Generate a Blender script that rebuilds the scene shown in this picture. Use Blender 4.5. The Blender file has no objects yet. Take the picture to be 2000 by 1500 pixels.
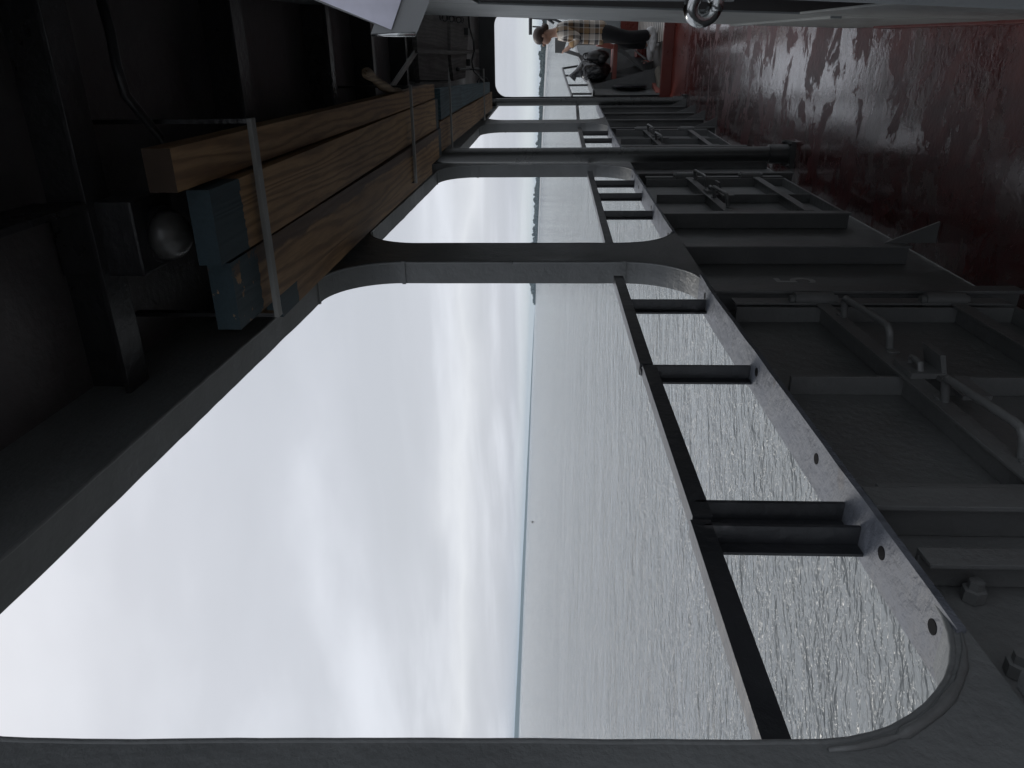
import bpy, bmesh, math, random
from mathutils import Vector as V, Matrix, noise
random.seed(7)
rad = math.radians
S = bpy.context.scene
C = S.collection

# ------------------------------------------------------------------ camera
# the photograph was taken with the phone turned on its side: world "up" points to the left of the picture
FOC = 1444.0                       # focal length in pixels of the 2000 px wide photograph
YAW, PITCH, ROLL, EYE = math.atan2(630, FOC), rad(2.15), rad(.35), 1.6
Fw = V((-math.sin(YAW)*math.cos(PITCH), math.cos(YAW)*math.cos(PITCH), math.sin(PITCH)))
R0 = V((math.cos(YAW), math.sin(YAW), 0)); U0 = R0.cross(Fw)
Up = U0*math.cos(ROLL) - R0*math.sin(ROLL)
Rt = R0*math.cos(ROLL) + U0*math.sin(ROLL)
cam = bpy.data.cameras.new('camera'); co = bpy.data.objects.new('camera', cam); C.objects.link(co)
cam.sensor_width = 36; cam.lens = FOC/2000*36; cam.clip_start = .02; cam.clip_end = 60000
co.matrix_world = Matrix((( -Up.x, Rt.x, -Fw.x, 0), (-Up.y, Rt.y, -Fw.y, 0), (-Up.z, Rt.z, -Fw.z, EYE), (0, 0, 0, 1)))
S.camera = co
EYEP = V((0, 0, EYE))

# ------------------------------------------------------------------ sky, sun, exposure
SUN_EL, SUN_AZ = rad(46), rad(-48)          # high and soft, over the water, behind cloud
W = bpy.data.worlds.new('World'); S.world = W; W.use_nodes = True
wt = W.node_tree; wt.nodes.clear()
def wn(t, **k):
    n = wt.nodes.new(t)
    for a, b in k.items(): setattr(n, a, b)
    return n
wl = wt.links.new
tc = wn('ShaderNodeTexCoord')
sky = wn('ShaderNodeTexSky', sky_type='NISHITA', sun_disc=False, sun_elevation=SUN_EL, sun_rotation=SUN_AZ, air_density=1.5, dust_density=3)
skm = wn('ShaderNodeVectorMath', operation='SCALE'); skm.inputs['Scale'].default_value = .10; wl(sky.outputs[0], skm.inputs[0])
sep = wn('ShaderNodeSeparateXYZ'); wl(tc.outputs['Generated'], sep.inputs[0])
def wm(op, a, b=None, c=None, clamp=False):
    n = wn('ShaderNodeMath', operation=op, use_clamp=clamp)
    for i, v in enumerate((a, b, c)):
        if v is None: continue
        if isinstance(v, (int, float)): n.inputs[i].default_value = v
        else: wl(v, n.inputs[i])
    return n.outputs[0]
zz = wm('ADD', wm('ABSOLUTE', sep.outputs['Z']), .13)
px_, py_ = wm('DIVIDE', sep.outputs['X'], zz), wm('DIVIDE', sep.outputs['Y'], zz)
comb = wn('ShaderNodeCombineXYZ'); wl(px_, comb.inputs[0]); wl(py_, comb.inputs[1])
mp = wn('ShaderNodeMapping'); mp.inputs['Rotation'].default_value = (0, 0, rad(-23)); mp.inputs['Scale'].default_value = (.55, 1.0, 1); mp.inputs['Location'].default_value = (1.7, .4, 0)
wl(comb.outputs[0], mp.inputs[0])
n1 = wn('ShaderNodeTexNoise'); n1.inputs['Scale'].default_value = 1.15; n1.inputs['Detail'].default_value = 6; n1.inputs['Roughness'].default_value = .5; n1.inputs['Distortion'].default_value = .25
wl(mp.outputs[0], n1.inputs['Vector'])
cr = wn('ShaderNodeValToRGB'); wl(n1.outputs[0], cr.inputs[0])
cr.color_ramp.elements[0].position = .34; cr.color_ramp.elements[0].color = (.575, .605, .665, 1)
cr.color_ramp.elements[1].position = .68; cr.color_ramp.elements[1].color = (.775, .81, .885, 1)
e = cr.color_ramp.elements.new(.5); e.color = (.62, .65, .715, 1)
# pale clear band low over the horizon
hz = wm('SUBTRACT', 1, wm('MULTIPLY', wm('ABSOLUTE', wm('SUBTRACT', sep.outputs['Z'], .012)), 45), clamp=True)
mh = wn('ShaderNodeMixRGB'); mh.inputs[2].default_value = (.83, .88, .88, 1); wl(wm('MULTIPLY', hz, .85), mh.inputs[0]); wl(cr.outputs[0], mh.inputs[1])
# one brighter broken streak of cloud a few degrees up
n2 = wn('ShaderNodeTexNoise'); n2.inputs['Scale'].default_value = 7; n2.inputs['Detail'].default_value = 5
mp2 = wn('ShaderNodeMapping'); mp2.inputs['Scale'].default_value = (.6, .6, 1.6); wl(tc.outputs['Generated'], mp2.inputs[0]); wl(mp2.outputs[0], n2.inputs['Vector'])
wob = wm('ADD', sep.outputs['Z'], wm('MULTIPLY', wm('SUBTRACT', n2.outputs[0], .5), .085))
st = wm('SUBTRACT', 1, wm('ABSOLUTE', wm('MULTIPLY', wm('SUBTRACT', wob, .098), 26)), clamp=True)
ms = wn('ShaderNodeMixRGB'); ms.inputs[2].default_value = (.88, .91, .96, 1); wl(wm('MULTIPLY', wm('POWER', st, 2.0), .62), ms.inputs[0]); wl(mh.outputs[0], ms.inputs[1]); mh = ms
mx = wn('ShaderNodeMixRGB'); mx.inputs[0].default_value = .955; wl(skm.outputs[0], mx.inputs[1]); wl(mh.outputs[0], mx.inputs[2])
bg = wn('ShaderNodeBackground'); bg.inputs['Strength'].default_value = 1.0; wl(mx.outputs[0], bg.inputs[0])
wo = wn('ShaderNodeOutputWorld'); wl(bg.outputs[0], wo.inputs[0])
sl = bpy.data.lights.new('sun', 'SUN'); sl.energy = 1.1; sl.angle = rad(22); sl.color = (1, .96, .9)
so = bpy.data.objects.new('sun', sl); C.objects.link(so)
sd = V((math.sin(SUN_AZ)*math.cos(SUN_EL), math.cos(SUN_AZ)*math.cos(SUN_EL), math.sin(SUN_EL)))
so.rotation_euler = sd.to_track_quat('Z', 'Y').to_euler(); so.location = (0, 0, 30)
S.view_settings.view_transform = 'Standard'; S.view_settings.look = 'None'; S.view_settings.exposure = 0; S.view_settings.gamma = 1

# ------------------------------------------------------------------ surveying: where a sight line meets a plane of the ship
def ray(x, y): return Fw + Rt*((1500-y-750)/FOC) - Up*((x-1000)/FOC)
def on(x, y, axis, val):
    d = ray(x, y); t = (val-EYEP[axis])/d[axis]; return EYEP + d*t
def onY(x, y, Y): return on(x, y, 1, Y)
HY = [-3, 2.3, 5, 7.6, 9.9, 13, 17]; HX = [-.70, -.70, -.67, -.59, -.48, -.28, 0]
def hull(Y):
    for i in range(len(HY)-1):
        if Y <= HY[i+1]: return HX[i] + (HX[i+1]-HX[i])*(Y-HY[i])/(HY[i+1]-HY[i])
    return HX[-1]
def sheer(Y): return -.018*max(0, Y-2.3)
def ztop(Y): return 2.43 - .034*(Y-1.2)
def zsill(Y): return 1.04 + sheer(Y)
def zbeam(Y): return 2.55 - .03*(Y-1.6)
def zceil(Y): return zbeam(Y) + .11
def zplank(Y): return 2.31 - .02*(Y-1.4)

# ------------------------------------------------------------------ materials
def new_mat(name):
    m = bpy.data.materials.new(name); m.use_nodes = True
    return m, m.node_tree, m.node_tree.nodes['Principled BSDF']
def nd(t, typ, **k):
    n = t.nodes.new(typ)
    for a, b in k.items():
        if a in n.inputs.keys(): n.inputs[a].default_value = b
        else: setattr(n, a, b)
    return n
def ramp(t, src, stops):
    r = nd(t, 'ShaderNodeValToRGB'); t.links.new(src, r.inputs[0])
    el = r.color_ramp.elements
    el[0].position, el[0].color = stops[0][0], (*stops[0][1], 1)
    el[1].position, el[1].color = stops[-1][0], (*stops[-1][1], 1)
    for p, c in stops[1:-1]:
        q = el.new(p); q.color = (*c, 1)
    return r.outputs[0]
def g3(v): return (v, v, v)
def mapped(t, scale=(1, 1, 1), rot=(0, 0, 0), coord='Object'):
    tcn = nd(t, 'ShaderNodeTexCoord'); m = nd(t, 'ShaderNodeMapping'); m.inputs['Scale'].default_value = scale; m.inputs['Rotation'].default_value = rot
    t.links.new(tcn.outputs[coord], m.inputs[0]); return m.outputs[0]
def paint(name, c0, c1, rough=(.32, .55), bump=.25, bscale=60, chip=None, metallic=0.0, spec=.5, coat=0, ascale=3.1):
    """many coats of brushed ship's paint: lumpy, blotchy, here and there chipped"""
    m, t, b = new_mat(name); L = t.links.new
    P = mapped(t)
    a = nd(t, 'ShaderNodeTexNoise', Scale=ascale, Detail=8, Roughness=.62); L(P, a.inputs['Vector'])
    f = nd(t, 'ShaderNodeTexNoise', Scale=bscale, Detail=5, Roughness=.6); L(P, f.inputs['Vector'])
    f2 = nd(t, 'ShaderNodeTexNoise', Scale=bscale*.22, Detail=3); L(P, f2.inputs['Vector'])
    col = ramp(t, a.outputs[0], [(.3, c0), (.7, c1)])
    if chip:
        ch = ramp(t, f2.outputs[0], [(.66, g3(0)), (.70, g3(1))])
        mx = nd(t, 'ShaderNodeMixRGB'); L(ch, mx.inputs[0]); L(col, mx.inputs[1]); mx.inputs[2].default_value = (*chip, 1); col = mx.outputs[0]
    L(col, b.inputs['Base Color'])
    L(ramp(t, a.outputs[0], [(.35, g3(rough[0])), (.7, g3(rough[1]))]), b.inputs['Roughness'])
    b.inputs['Metallic'].default_value = metallic
    b.inputs['Specular IOR Level'].default_value = spec
    b.inputs['Coat Weight'].default_value = coat
    ad = nd(t, 'ShaderNodeMath', operation='MULTIPLY_ADD'); L(f2.outputs[0], ad.inputs[0]); ad.inputs[1].default_value = 2.2; L(f.outputs[0], ad.inputs[2])
    bp = nd(t, 'ShaderNodeBump', Strength=bump, Distance=.006); L(ad.outputs[0], bp.inputs['Height']); L(bp.outputs[0], b.inputs['Normal'])
    return m
def plain(name, c, rough=.6, metallic=0, spec=.5):
    m, t, b = new_mat(name); b.inputs['Base Color'].default_value = (*c, 1); b.inputs['Roughness'].default_value = rough
    b.inputs['Metallic'].default_value = metallic; b.inputs['Specular IOR Level'].default_value = spec
    P = mapped(t); a = nd(t, 'ShaderNodeTexNoise', Scale=22, Detail=4); t.links.new(P, a.inputs['Vector'])
    t.links.new(ramp(t, a.outputs[0], [(.3, tuple(x*.8 for x in c)), (.7, tuple(min(1, x*1.15) for x in c))]), b.inputs['Base Color'])
    bp = nd(t, 'ShaderNodeBump', Strength=.15, Distance=.004); t.links.new(a.outputs[0], bp.inputs['Height']); t.links.new(bp.outputs[0], b.inputs['Normal'])
    return m
M = {}
M['frame'] = paint('grey_frame_paint', (.115, .121, .123), (.165, .173, .174), rough=(.42, .6), bump=.45, bscale=60)
M['sill'] = paint('worn_sill_paint', (.065, .073, .088), (.155, .167, .195), rough=(.45, .65), bump=.9, bscale=48, chip=(.09, .09, .10), ascale=9)
M['bulwark'] = paint('dark_grey_bulwark_paint', (.11, .114, .115), (.16, .166, .165), rough=(.28, .5), bump=.34)
M['ceiling'] = paint('sooty_ceiling_paint', (.045, .044, .046), (.12, .11, .112), rough=(.3, .55), bump=.6, bscale=26)
M['beam'] = paint('dark_beam_paint', (.013, .013, .015), (.03, .03, .032), rough=(.25, .45), bump=.4, bscale=45)
M['black'] = paint('black_rail_paint', (.014, .015, .018), (.032, .034, .038), rough=(.3, .45), bump=.4, bscale=45, chip=(.07, .07, .075))
M['pipe'] = paint('grey_green_pipe_paint', (.035, .037, .036), (.055, .058, .057), rough=(.25, .4), bump=.12)
M['wall'] = paint('grey_deckhouse_paint', (.17, .185, .19), (.26, .28, .285), bump=.3, bscale=40)
M['dark'] = plain('painted_inside_shade', (.006, .006, .007), .8, 0, .1)  # near-black colour painted for shade inside the door opening and bolt holes
M['zinc'] = paint('grey_galvanised_bar', (.17, .17, .165), (.28, .28, .27), rough=(.4, .6), bump=.2, metallic=.5)
M['steel'] = plain('polished_steel', (.45, .46, .46), .16, 1)
M['redpaint'] = paint('red_coaming_paint', (.085, .014, .010), (.14, .026, .018), rough=(.25, .45), bump=.2, bscale=40)
M['deckred'] = paint('dark_red_deck_edge_paint', (.07, .010, .009), (.12, .02, .017), rough=(.3, .5), bump=.3, bscale=40)
M['redwood'] = paint('faded_red_wood', (.24, .07, .055), (.36, .12, .095), rough=(.5, .7), bump=.2, bscale=40)
M['rubber'] = plain('black_rubber', (.012, .012, .013), .5)
M['number'] = plain('faded_white_stencil', (.45, .455, .46), .6)

def deck_mat():
    """dark red deck paint with puddles and drying patches left by rain"""
    m, t, b = new_mat('wet_red_deck_paint'); L = t.links.new
    P = mapped(t, (1, 1, 1)); Ps = mapped(t, (1.15, 1.5, 1), (0, 0, .35))
    a = nd(t, 'ShaderNodeTexNoise', Scale=2.4, Detail=9, Roughness=.68, Distortion=.35); L(Ps, a.inputs['Vector'])
    f = nd(t, 'ShaderNodeTexNoise', Scale=48, Detail=6, Roughness=.65); L(P, f.inputs['Vector'])
    g = nd(t, 'ShaderNodeTexNoise', Scale=9, Detail=5, Roughness=.6); L(P, g.inputs['Vector'])
    col = ramp(t, g.outputs[0], [(.25, (.045, .005, .005)), (.5, (.08, .010, .0095)), (.75, (.125, .021, .018))])
    wet = ramp(t, a.outputs[0], [(.455, g3(0)), (.495, g3(1))])          # 1 = film of water
    film = ramp(t, a.outputs[0], [(.555, g3(0)), (.585, g3(1))])           # drying skin, duller
    dry = nd(t, 'ShaderNodeMixRGB'); L(film, dry.inputs[0]); L(col, dry.inputs[1]); dry.inputs[2].default_value = (.095, .048, .044, 1)
    L(dry.outputs[0], b.inputs['Base Color'])
    r = nd(t, 'ShaderNodeMixRGB'); L(wet, r.inputs[0]); r.inputs[1].default_value = (.36, .36, .36, 1); r.inputs[2].default_value = (.06, .06, .06, 1)
    r2 = nd(t, 'ShaderNodeMixRGB'); L(film, r2.inputs[0]); L(r.outputs[0], r2.inputs[1]); r2.inputs[2].default_value = (.30, .30, .30, 1)
    L(r2.outputs[0], b.inputs['Roughness'])
    b.inputs['Coat IOR'].default_value = 1.75; b.inputs['Coat Roughness'].default_value = .035; b.inputs['Specular IOR Level'].default_value = .95
    L(wet, b.inputs['Coat Weight'])
    ad = nd(t, 'ShaderNodeMath', operation='MULTIPLY_ADD'); L(g.outputs[0], ad.inputs[0]); ad.inputs[1].default_value = 2.0; L(f.outputs[0], ad.inputs[2])
    bp = nd(t, 'ShaderNodeBump', Strength=.45, Distance=.005); L(ad.outputs[0], bp.inputs['Height'])
    L(bp.outputs[0], b.inputs['Normal'])
    bc = nd(t, 'ShaderNodeBump', Strength=.16, Distance=.004); L(ad.outputs[0], bc.inputs['Height']); L(bc.outputs[0], b.inputs['Coat Normal'])
    return m
M['deck'] = deck_mat()

def wood_mat(name, c0, c1, c2, end=None, ends=(), stain=None, rough=.6, chips=0):
    """sawn softwood with grain along Y; painted ends start at the given world Y (object coordinates = world)"""
    m, t, b = new_mat(name); L = t.links.new
    P = mapped(t, (1, .07, 1))
    d = nd(t, 'ShaderNodeTexNoise', Scale=5, Detail=3); L(P, d.inputs['Vector'])
    vm = nd(t, 'ShaderNodeVectorMath', operation='MULTIPLY_ADD'); L(d.outputs['Color'], vm.inputs[0]); vm.inputs[1].default_value = (.16, .16, .16); L(P, vm.inputs[2])
    w = nd(t, 'ShaderNodeTexWave', Scale=11, Distortion=11, Detail=4, **{'Detail Scale': 1.2}); w.bands_direction = 'X'; L(vm.outputs[0], w.inputs['Vector'])
    fine = nd(t, 'ShaderNodeTexNoise', Scale=160, Detail=3); L(P, fine.inputs['Vector'])
    blot = nd(t, 'ShaderNodeTexNoise', Scale=5, Detail=4); L(mapped(t, (1, .5, 1)), blot.inputs['Vector'])
    col = ramp(t, w.outputs['Fac'], [(0, c0), (.55, c1), (1, c2)])
    mx = nd(t, 'ShaderNodeMixRGB', blend_type='MULTIPLY'); mx.inputs[0].default_value = .7; L(col, mx.inputs[1]); L(ramp(t, blot.outputs[0], [(.3, (.55, .5, .5)), (.6, (1, 1, 1))]), mx.inputs[2])
    mf = nd(t, 'ShaderNodeMixRGB', blend_type='MULTIPLY'); mf.inputs[0].default_value = .5; L(mx.outputs[0], mf.inputs[1]); L(ramp(t, fine.outputs[0], [(.3, g3(.6)), (.6, g3(1))]), mf.inputs[2])
    out = mf.outputs[0]
    if stain is not None:            # rusty brown stain soaked in along one edge: (x at y0, drift per metre, y0)
        tcs = nd(t, 'ShaderNodeTexCoord'); q = nd(t, 'ShaderNodeSeparateXYZ'); L(tcs.outputs['Object'], q.inputs[0])
        wn_ = nd(t, 'ShaderNodeTexNoise', Scale=7, Detail=5); L(mapped(t, (1, .35, 1)), wn_.inputs['Vector'])
        e1 = nd(t, 'ShaderNodeMath', operation='MULTIPLY_ADD'); L(q.outputs['Y'], e1.inputs[0]); e1.inputs[1].default_value = -stain[1]; e1.inputs[2].default_value = stain[1]*stain[2]-stain[0]
        e2 = nd(t, 'ShaderNodeMath', operation='ADD'); L(e1.outputs[0], e2.inputs[0]); L(q.outputs['X'], e2.inputs[1])
        e3 = nd(t, 'ShaderNodeMath', operation='MULTIPLY_ADD'); L(wn_.outputs[0], e3.inputs[0]); e3.inputs[1].default_value = .09; L(e2.outputs[0], e3.inputs[2])
        sx_ = nd(t, 'ShaderNodeMixRGB'); L(ramp(t, e3.outputs[0], [(.043, g3(0)), (.05, g3(.85))]), sx_.inputs[0]); L(out, sx_.inputs[1]); sx_.inputs[2].default_value = (.055, .032, .024, 1); out = sx_.outputs[0]
    bare = out
    if ends:
        tcn = nd(t, 'ShaderNodeTexCoord'); s = nd(t, 'ShaderNodeSeparateXYZ'); L(tcn.outputs['Object'], s.inputs[0])
        wob = nd(t, 'ShaderNodeTexNoise', Scale=60, Detail=2); L(tcn.outputs['Object'], wob.inputs['Vector'])
        yy = nd(t, 'ShaderNodeMath', operation='MULTIPLY_ADD'); L(wob.outputs[0], yy.inputs[0]); yy.inputs[1].default_value = .03; L(s.outputs['Y'], yy.inputs[2])
        for sign, y in ends:
            c = nd(t, 'ShaderNodeMath', operation='LESS_THAN' if sign < 0 else 'GREATER_THAN'); L(yy.outputs[0], c.inputs[0]); c.inputs[1].default_value = y
            mm = nd(t, 'ShaderNodeMixRGB'); L(c.outputs[0], mm.inputs[0]); L(out, mm.inputs[1])
            sc = nd(t, 'ShaderNodeMixRGB', blend_type='MULTIPLY'); sc.inputs[0].default_value = .5; sc.inputs[1].default_value = (*end, 1); L(ramp(t, fine.outputs[0], [(.3, g3(.5)), (.7, g3(1))]), sc.inputs[2])
            if chips:
                cn = nd(t, 'ShaderNodeTexNoise', Scale=16, Detail=5, Roughness=.65); L(tcn.outputs['Object'], cn.inputs['Vector'])
                cm = nd(t, 'ShaderNodeMixRGB'); L(ramp(t, cn.outputs[0], [(chips, g3(0)), (chips+.02, g3(1))]), cm.inputs[0]); L(sc.outputs[0], cm.inputs[1]); L(bare, cm.inputs[2]); L(cm.outputs[0], mm.inputs[2])
            else: L(sc.outputs[0], mm.inputs[2])
            out = mm.outputs[0]
    L(out, b.inputs['Base Color']); b.inputs['Roughness'].default_value = rough
    bp = nd(t, 'ShaderNodeBump', Strength=.12, Distance=.003); L(w.outputs['Fac'], bp.inputs['Height']); L(bp.outputs[0], b.inputs['Normal'])
    return m
BLUE = (.018, .042, .055)
M['plank'] = wood_mat('tan_softwood', (.20, .116, .054), (.32, .195, .092), (.35, .22, .108), BLUE, [(-1, 1.745), (1, 4.78)], chips=.68)
M['plankchip'] = wood_mat('tan_softwood_chipped', (.19, .108, .05), (.305, .183, .087), (.335, .21, .103), BLUE, [(-1, 1.80), (1, 4.80)], stain=(-.455, .0114, 1.63), chips=.585)
M['plankplain'] = wood_mat('tan_softwood_bare', (.19, .106, .05), (.295, .178, .085), (.325, .202, .10))
M['plankside'] = wood_mat('tan_softwood_side', (.19, .108, .05), (.305, .183, .087), (.335, .21, .103), BLUE, [(-1, 2.14)])
M['bluewood'] = wood_mat('blue_painted_softwood', (.045, .085, .105), (.06, .115, .14), (.075, .135, .16))
M['endgrain'] = plain('dark_end_grain', (.045, .028, .018), .85)
M['weathered'] = wood_mat('weathered_grey_wood', (.085, .08, .077), (.105, .10, .096), (.12, .115, .11), rough=.8)
M['bark'] = wood_mat('peeled_pole_wood', (.17, .12, .075), (.25, .18, .115), (.31, .23, .15), rough=.8)

# ------------------------------------------------------------------ mesh building helpers
class MB:
    def __init__(s): s.b = bmesh.new()
    def face(s, pts):
        try: return s.b.faces.new([s.b.verts.new(p) for p in pts])
        except ValueError: return None
    def hexa(s, p):           # 8 corners: 0-3 bottom loop, 4-7 top loop
        v = [s.b.verts.new(q) for q in p]
        for f in ((3, 2, 1, 0), (4, 5, 6, 7), (0, 1, 5, 4), (1, 2, 6, 5), (2, 3, 7, 6), (3, 0, 4, 7)): s.b.faces.new([v[i] for i in f])
        return s
    def box(s, x0, x1, y0, y1, z0, z1):
        return s.hexa([(x0, y0, z0), (x1, y0, z0), (x1, y1, z0), (x0, y1, z0), (x0, y0, z1), (x1, y0, z1), (x1, y1, z1), (x0, y1, z1)])
    def prism(s, pts, vec):
        a = [s.b.verts.new(p) for p in pts]; b = [s.b.verts.new(V(p)+V(vec)) for p in pts]; n = len(pts)
        s.b.faces.new(a); s.b.faces.new(b[::-1])
        for i in range(n): s.b.faces.new((a[i], b[i], b[(i+1) % n], a[(i+1) % n]))
        return s
    def bar(s, a, b, w, h, up=(0, 0, 1)):      # rectangular bar from a to b; w across, h along up
        a, b = V(a), V(b); d = (b-a).normalized(); x = d.cross(V(up)).normalized(); u = x.cross(d)
        c = [x*w/2+u*h/2, -x*w/2+u*h/2, -x*w/2-u*h/2, x*w/2-u*h/2]
        return s.hexa([a+q for q in c]+[b+q for q in c])
    def tube(s, pts, r, n=12, cap=True):
        pts = [V(p) for p in pts]; rs = r if isinstance(r, (list, tuple)) else [r]*len(pts); rings = []
        prev = None
        for i, p in enumerate(pts):
            d = (pts[min(i+1, len(pts)-1)]-pts[max(i-1, 0)]).normalized()
            x = d.orthogonal().normalized() if prev is None else (prev - d*prev.dot(d)).normalized()
            prev = x; y = d.cross(x)
            rings.append([s.b.verts.new(p+(x*math.cos(2*math.pi*k/n)+y*math.sin(2*math.pi*k/n))*rs[i]) for k in range(n)])
        for a, b in zip(rings, rings[1:]):
            for k in range(n): s.b.faces.new((a[k], a[(k+1) % n], b[(k+1) % n], b[k]))
        if cap: s.b.faces.new(rings[0][::-1]); s.b.faces.new(rings[-1])
        return s
    def lathe(s, o, axis, prof, n=24):        # prof: (distance along axis, radius)
        o, ax = V(o), V(axis).normalized()
        return s.tube([o+ax*d for d, _ in prof], [max(r, .0004) for _, r in prof], n)
    def torus(s, c, nrm, R, r, a0=0, a1=360, n=28, m=10, xdir=None):
        nrm = V(nrm).normalized(); x = (V(xdir) - nrm*V(xdir).dot(nrm)).normalized() if xdir else nrm.orthogonal().normalized(); y = nrm.cross(x)
        pts = [V(c)+(x*math.cos(rad(a0+(a1-a0)*i/n))+y*math.sin(rad(a0+(a1-a0)*i/n)))*R for i in range(n+1)]
        return s.tube(pts, r, m)
    def blob(s, c, r, sub=3, amp=.12, freq=3, seed=0):
        res = bmesh.ops.create_icosphere(s.b, subdivisions=sub, radius=1)
        for v in res['verts']:
            k = 1+amp*noise.noise(v.co*freq+V((seed, seed*.7, 0)))
            v.co = V((v.co.x*r[0], v.co.y*r[1], v.co.z*r[2]))*k + V(c)
        return s
    def obj(s, name, mat, parent=None, smooth=None, bevel=0):
        if bevel: bmesh.ops.bevel(s.b, geom=[e for e in s.b.edges], offset=bevel, segments=2, affect='EDGES', profile=.7)
        bmesh.ops.recalc_face_normals(s.b, faces=s.b.faces)
        me = bpy.data.meshes.new(name); s.b.to_mesh(me); s.b.free()
        if isinstance(mat, str): mat = M[mat]
        me.materials.append(mat)
        o = bpy.data.objects.new(name, me); C.objects.link(o)
        if smooth:
            for p in me.polygons: p.use_smooth = True
            if smooth != 'all': me.set_sharp_from_angle(angle=rad(smooth))
        if parent is not None:
            o.parent = parent; o.matrix_parent_inverse = pinv(parent)
        return o
def pinv(p): return Matrix.Translation(-p.location) if p.parent is None else Matrix.Identity(4)
# meshes are drawn in world coordinates; things are Empties at their base, and the parent inverse cancels the offset
def tag(o, label, cat, group=None):
    o['label'] = label; o['category'] = cat
    if group: o['group'] = group
    return o
def thing(name, label, cat, loc, group=None):
    o = bpy.data.objects.new(name, None); o.empty_display_size = .1; C.objects.link(o); o.location = loc
    return tag(o, label, cat, group)
def struct(o): o['kind'] = 'structure'; return o
def side(Y, z, off=0.0): return V((hull(Y)+off, Y, z))     # a point on the ship's side, off = inboard

# ================================================================== THE SEA AND THE FAR SHORE
d1, d2 = ray(1011, 1455), ray(1062, 120)
SN = d2.cross(d1).normalized()                 # the ship heels a little: normal of the sea in ship's axes
if SN.z < 0: SN = -SN
SEA0 = EYEP - SN*6.2
sx = V((1, 0, 0)) - SN*SN.x; sx.normalize(); sy = SN.cross(sx)
def sea(x, y, h=0): return SEA0 + sx*x + sy*y + SN*h
def sea_dir(px, py):                           # bearing over the water of a sight line
    d = ray(px, py); return math.atan2(d.dot(sx), d.dot(sy))
def sea_at(px, dist, h=0):                     # px = picture row; straight out over the water
    b = sea_dir(1030, px); return sea(math.sin(b)*dist, math.cos(b)*dist, h)

def water_mat():
    m, t, b = new_mat('rippled_grey_water'); L = t.links.new
    vb = sea_dir(1030, 900)
    P = mapped(t, (1, 1, 1), (0, 0, vb))
    def nz(scale, sx_, sy_, detail=3, rough=.5, dist=0):
        mm = nd(t, 'ShaderNodeMapping'); mm.inputs['Scale'].default_value = (sx_, sy_, 1); L(P, mm.inputs[0])
        n = nd(t, 'ShaderNodeTexNoise', Scale=scale, Detail=detail, Roughness=rough, Distortion=dist); L(mm.outputs[0], n.inputs['Vector']); return n.outputs[0]
    def ridge(src, p):
        k = nd(t, 'ShaderNodeMath', operation='MULTIPLY_ADD'); L(src, k.inputs[0]); k.inputs[1].default_value = 2; k.inputs[2].default_value = -1
        ab = nd(t, 'ShaderNodeMath', operation='ABSOLUTE'); L(k.outputs[0], ab.inputs[0])
        iv = nd(t, 'ShaderNodeMath', operation='SUBTRACT'); iv.inputs[0].default_value = 1; L(ab.outputs[0], iv.inputs[1])
        pw = nd(t, 'ShaderNodeMath', operation='POWER'); L(iv.outputs[0], pw.inputs[0]); pw.inputs[1].default_value = p; return pw.outputs[0]
    tot = None
    for src, amp in ((ridge(nz(1.0, 3.0, 4.8, 2, .5, .6), 2.0), .046), (ridge(nz(1.0, 1.15, 1.8, 3, .6, .5), 1.7), .13), (ridge(nz(1.0, .34, .55, 4, .65, .3), 1.5), .36), (nz(1.0, .09, .15, 5, .65), 1.7), (nz(1.0, 5, 9, 1), .006)):
        k = nd(t, 'ShaderNodeMath', operation='MULTIPLY_ADD'); L(src, k.inputs[0]); k.inputs[1].default_value = amp
        if tot is None: k.inputs[2].default_value = 0
        else: L(tot, k.inputs[2])
        tot = k.outputs[0]
    bp = nd(t, 'ShaderNodeBump', Strength=1.0, Distance=1.0); L(tot, bp.inputs['Height']); L(bp.outputs[0], b.inputs['Normal'])
    patch = nz(.02, 1, 3, 4)
    L(ramp(t, patch, [(.35, (.19, .20, .195)), (.65, (.24, .25, .25))]), b.inputs['Base Color'])
    b.inputs['Roughness'].default_value = .07; b.inputs['IOR'].default_value = 1.36
    return m
M['water'] = water_mat()
w = MB()
rr = [0, 30, 120, 500, 2000, 8000, 30000]
w.face([(math.cos(2*math.pi*k/64)*13000, math.sin(2*math.pi*k/64)*13000, 0) for k in range(64)])
wat = struct(w.obj('water', 'water'))
wat.matrix_world = Matrix(((sx.x, sy.x, SN.x, SEA0.x), (sx.y, sy.y, SN.y, SEA0.y), (sx.z, sy.z, SN.z, SEA0.z), (0, 0, 0, 1)))

M['hill'] = plain('far_wooded_hills', (.06, .09, .08), .9)
h = MB(); N = 60; prev = None
for k in range(N+1):
    f = k/N; py = 612 + f*1300
    Ht = 2 + 62*min(1, (f*1.15))**.8*(1+.12*noise.noise(V((f*9, 0, 0)))+.05*noise.noise(V((f*40, 3, 0))))
    cur = [sea_at(py, 9000, -1), sea_at(py, 9300, Ht*.8), sea_at(py, 9700, Ht), sea_at(py, 10600, -1)]
    if prev:
        for i in range(3): h.face([prev[i], cur[i], cur[i+1], prev[i+1]])
    prev = cur
struct(h.obj('hills', 'hill', smooth='all'))

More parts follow.
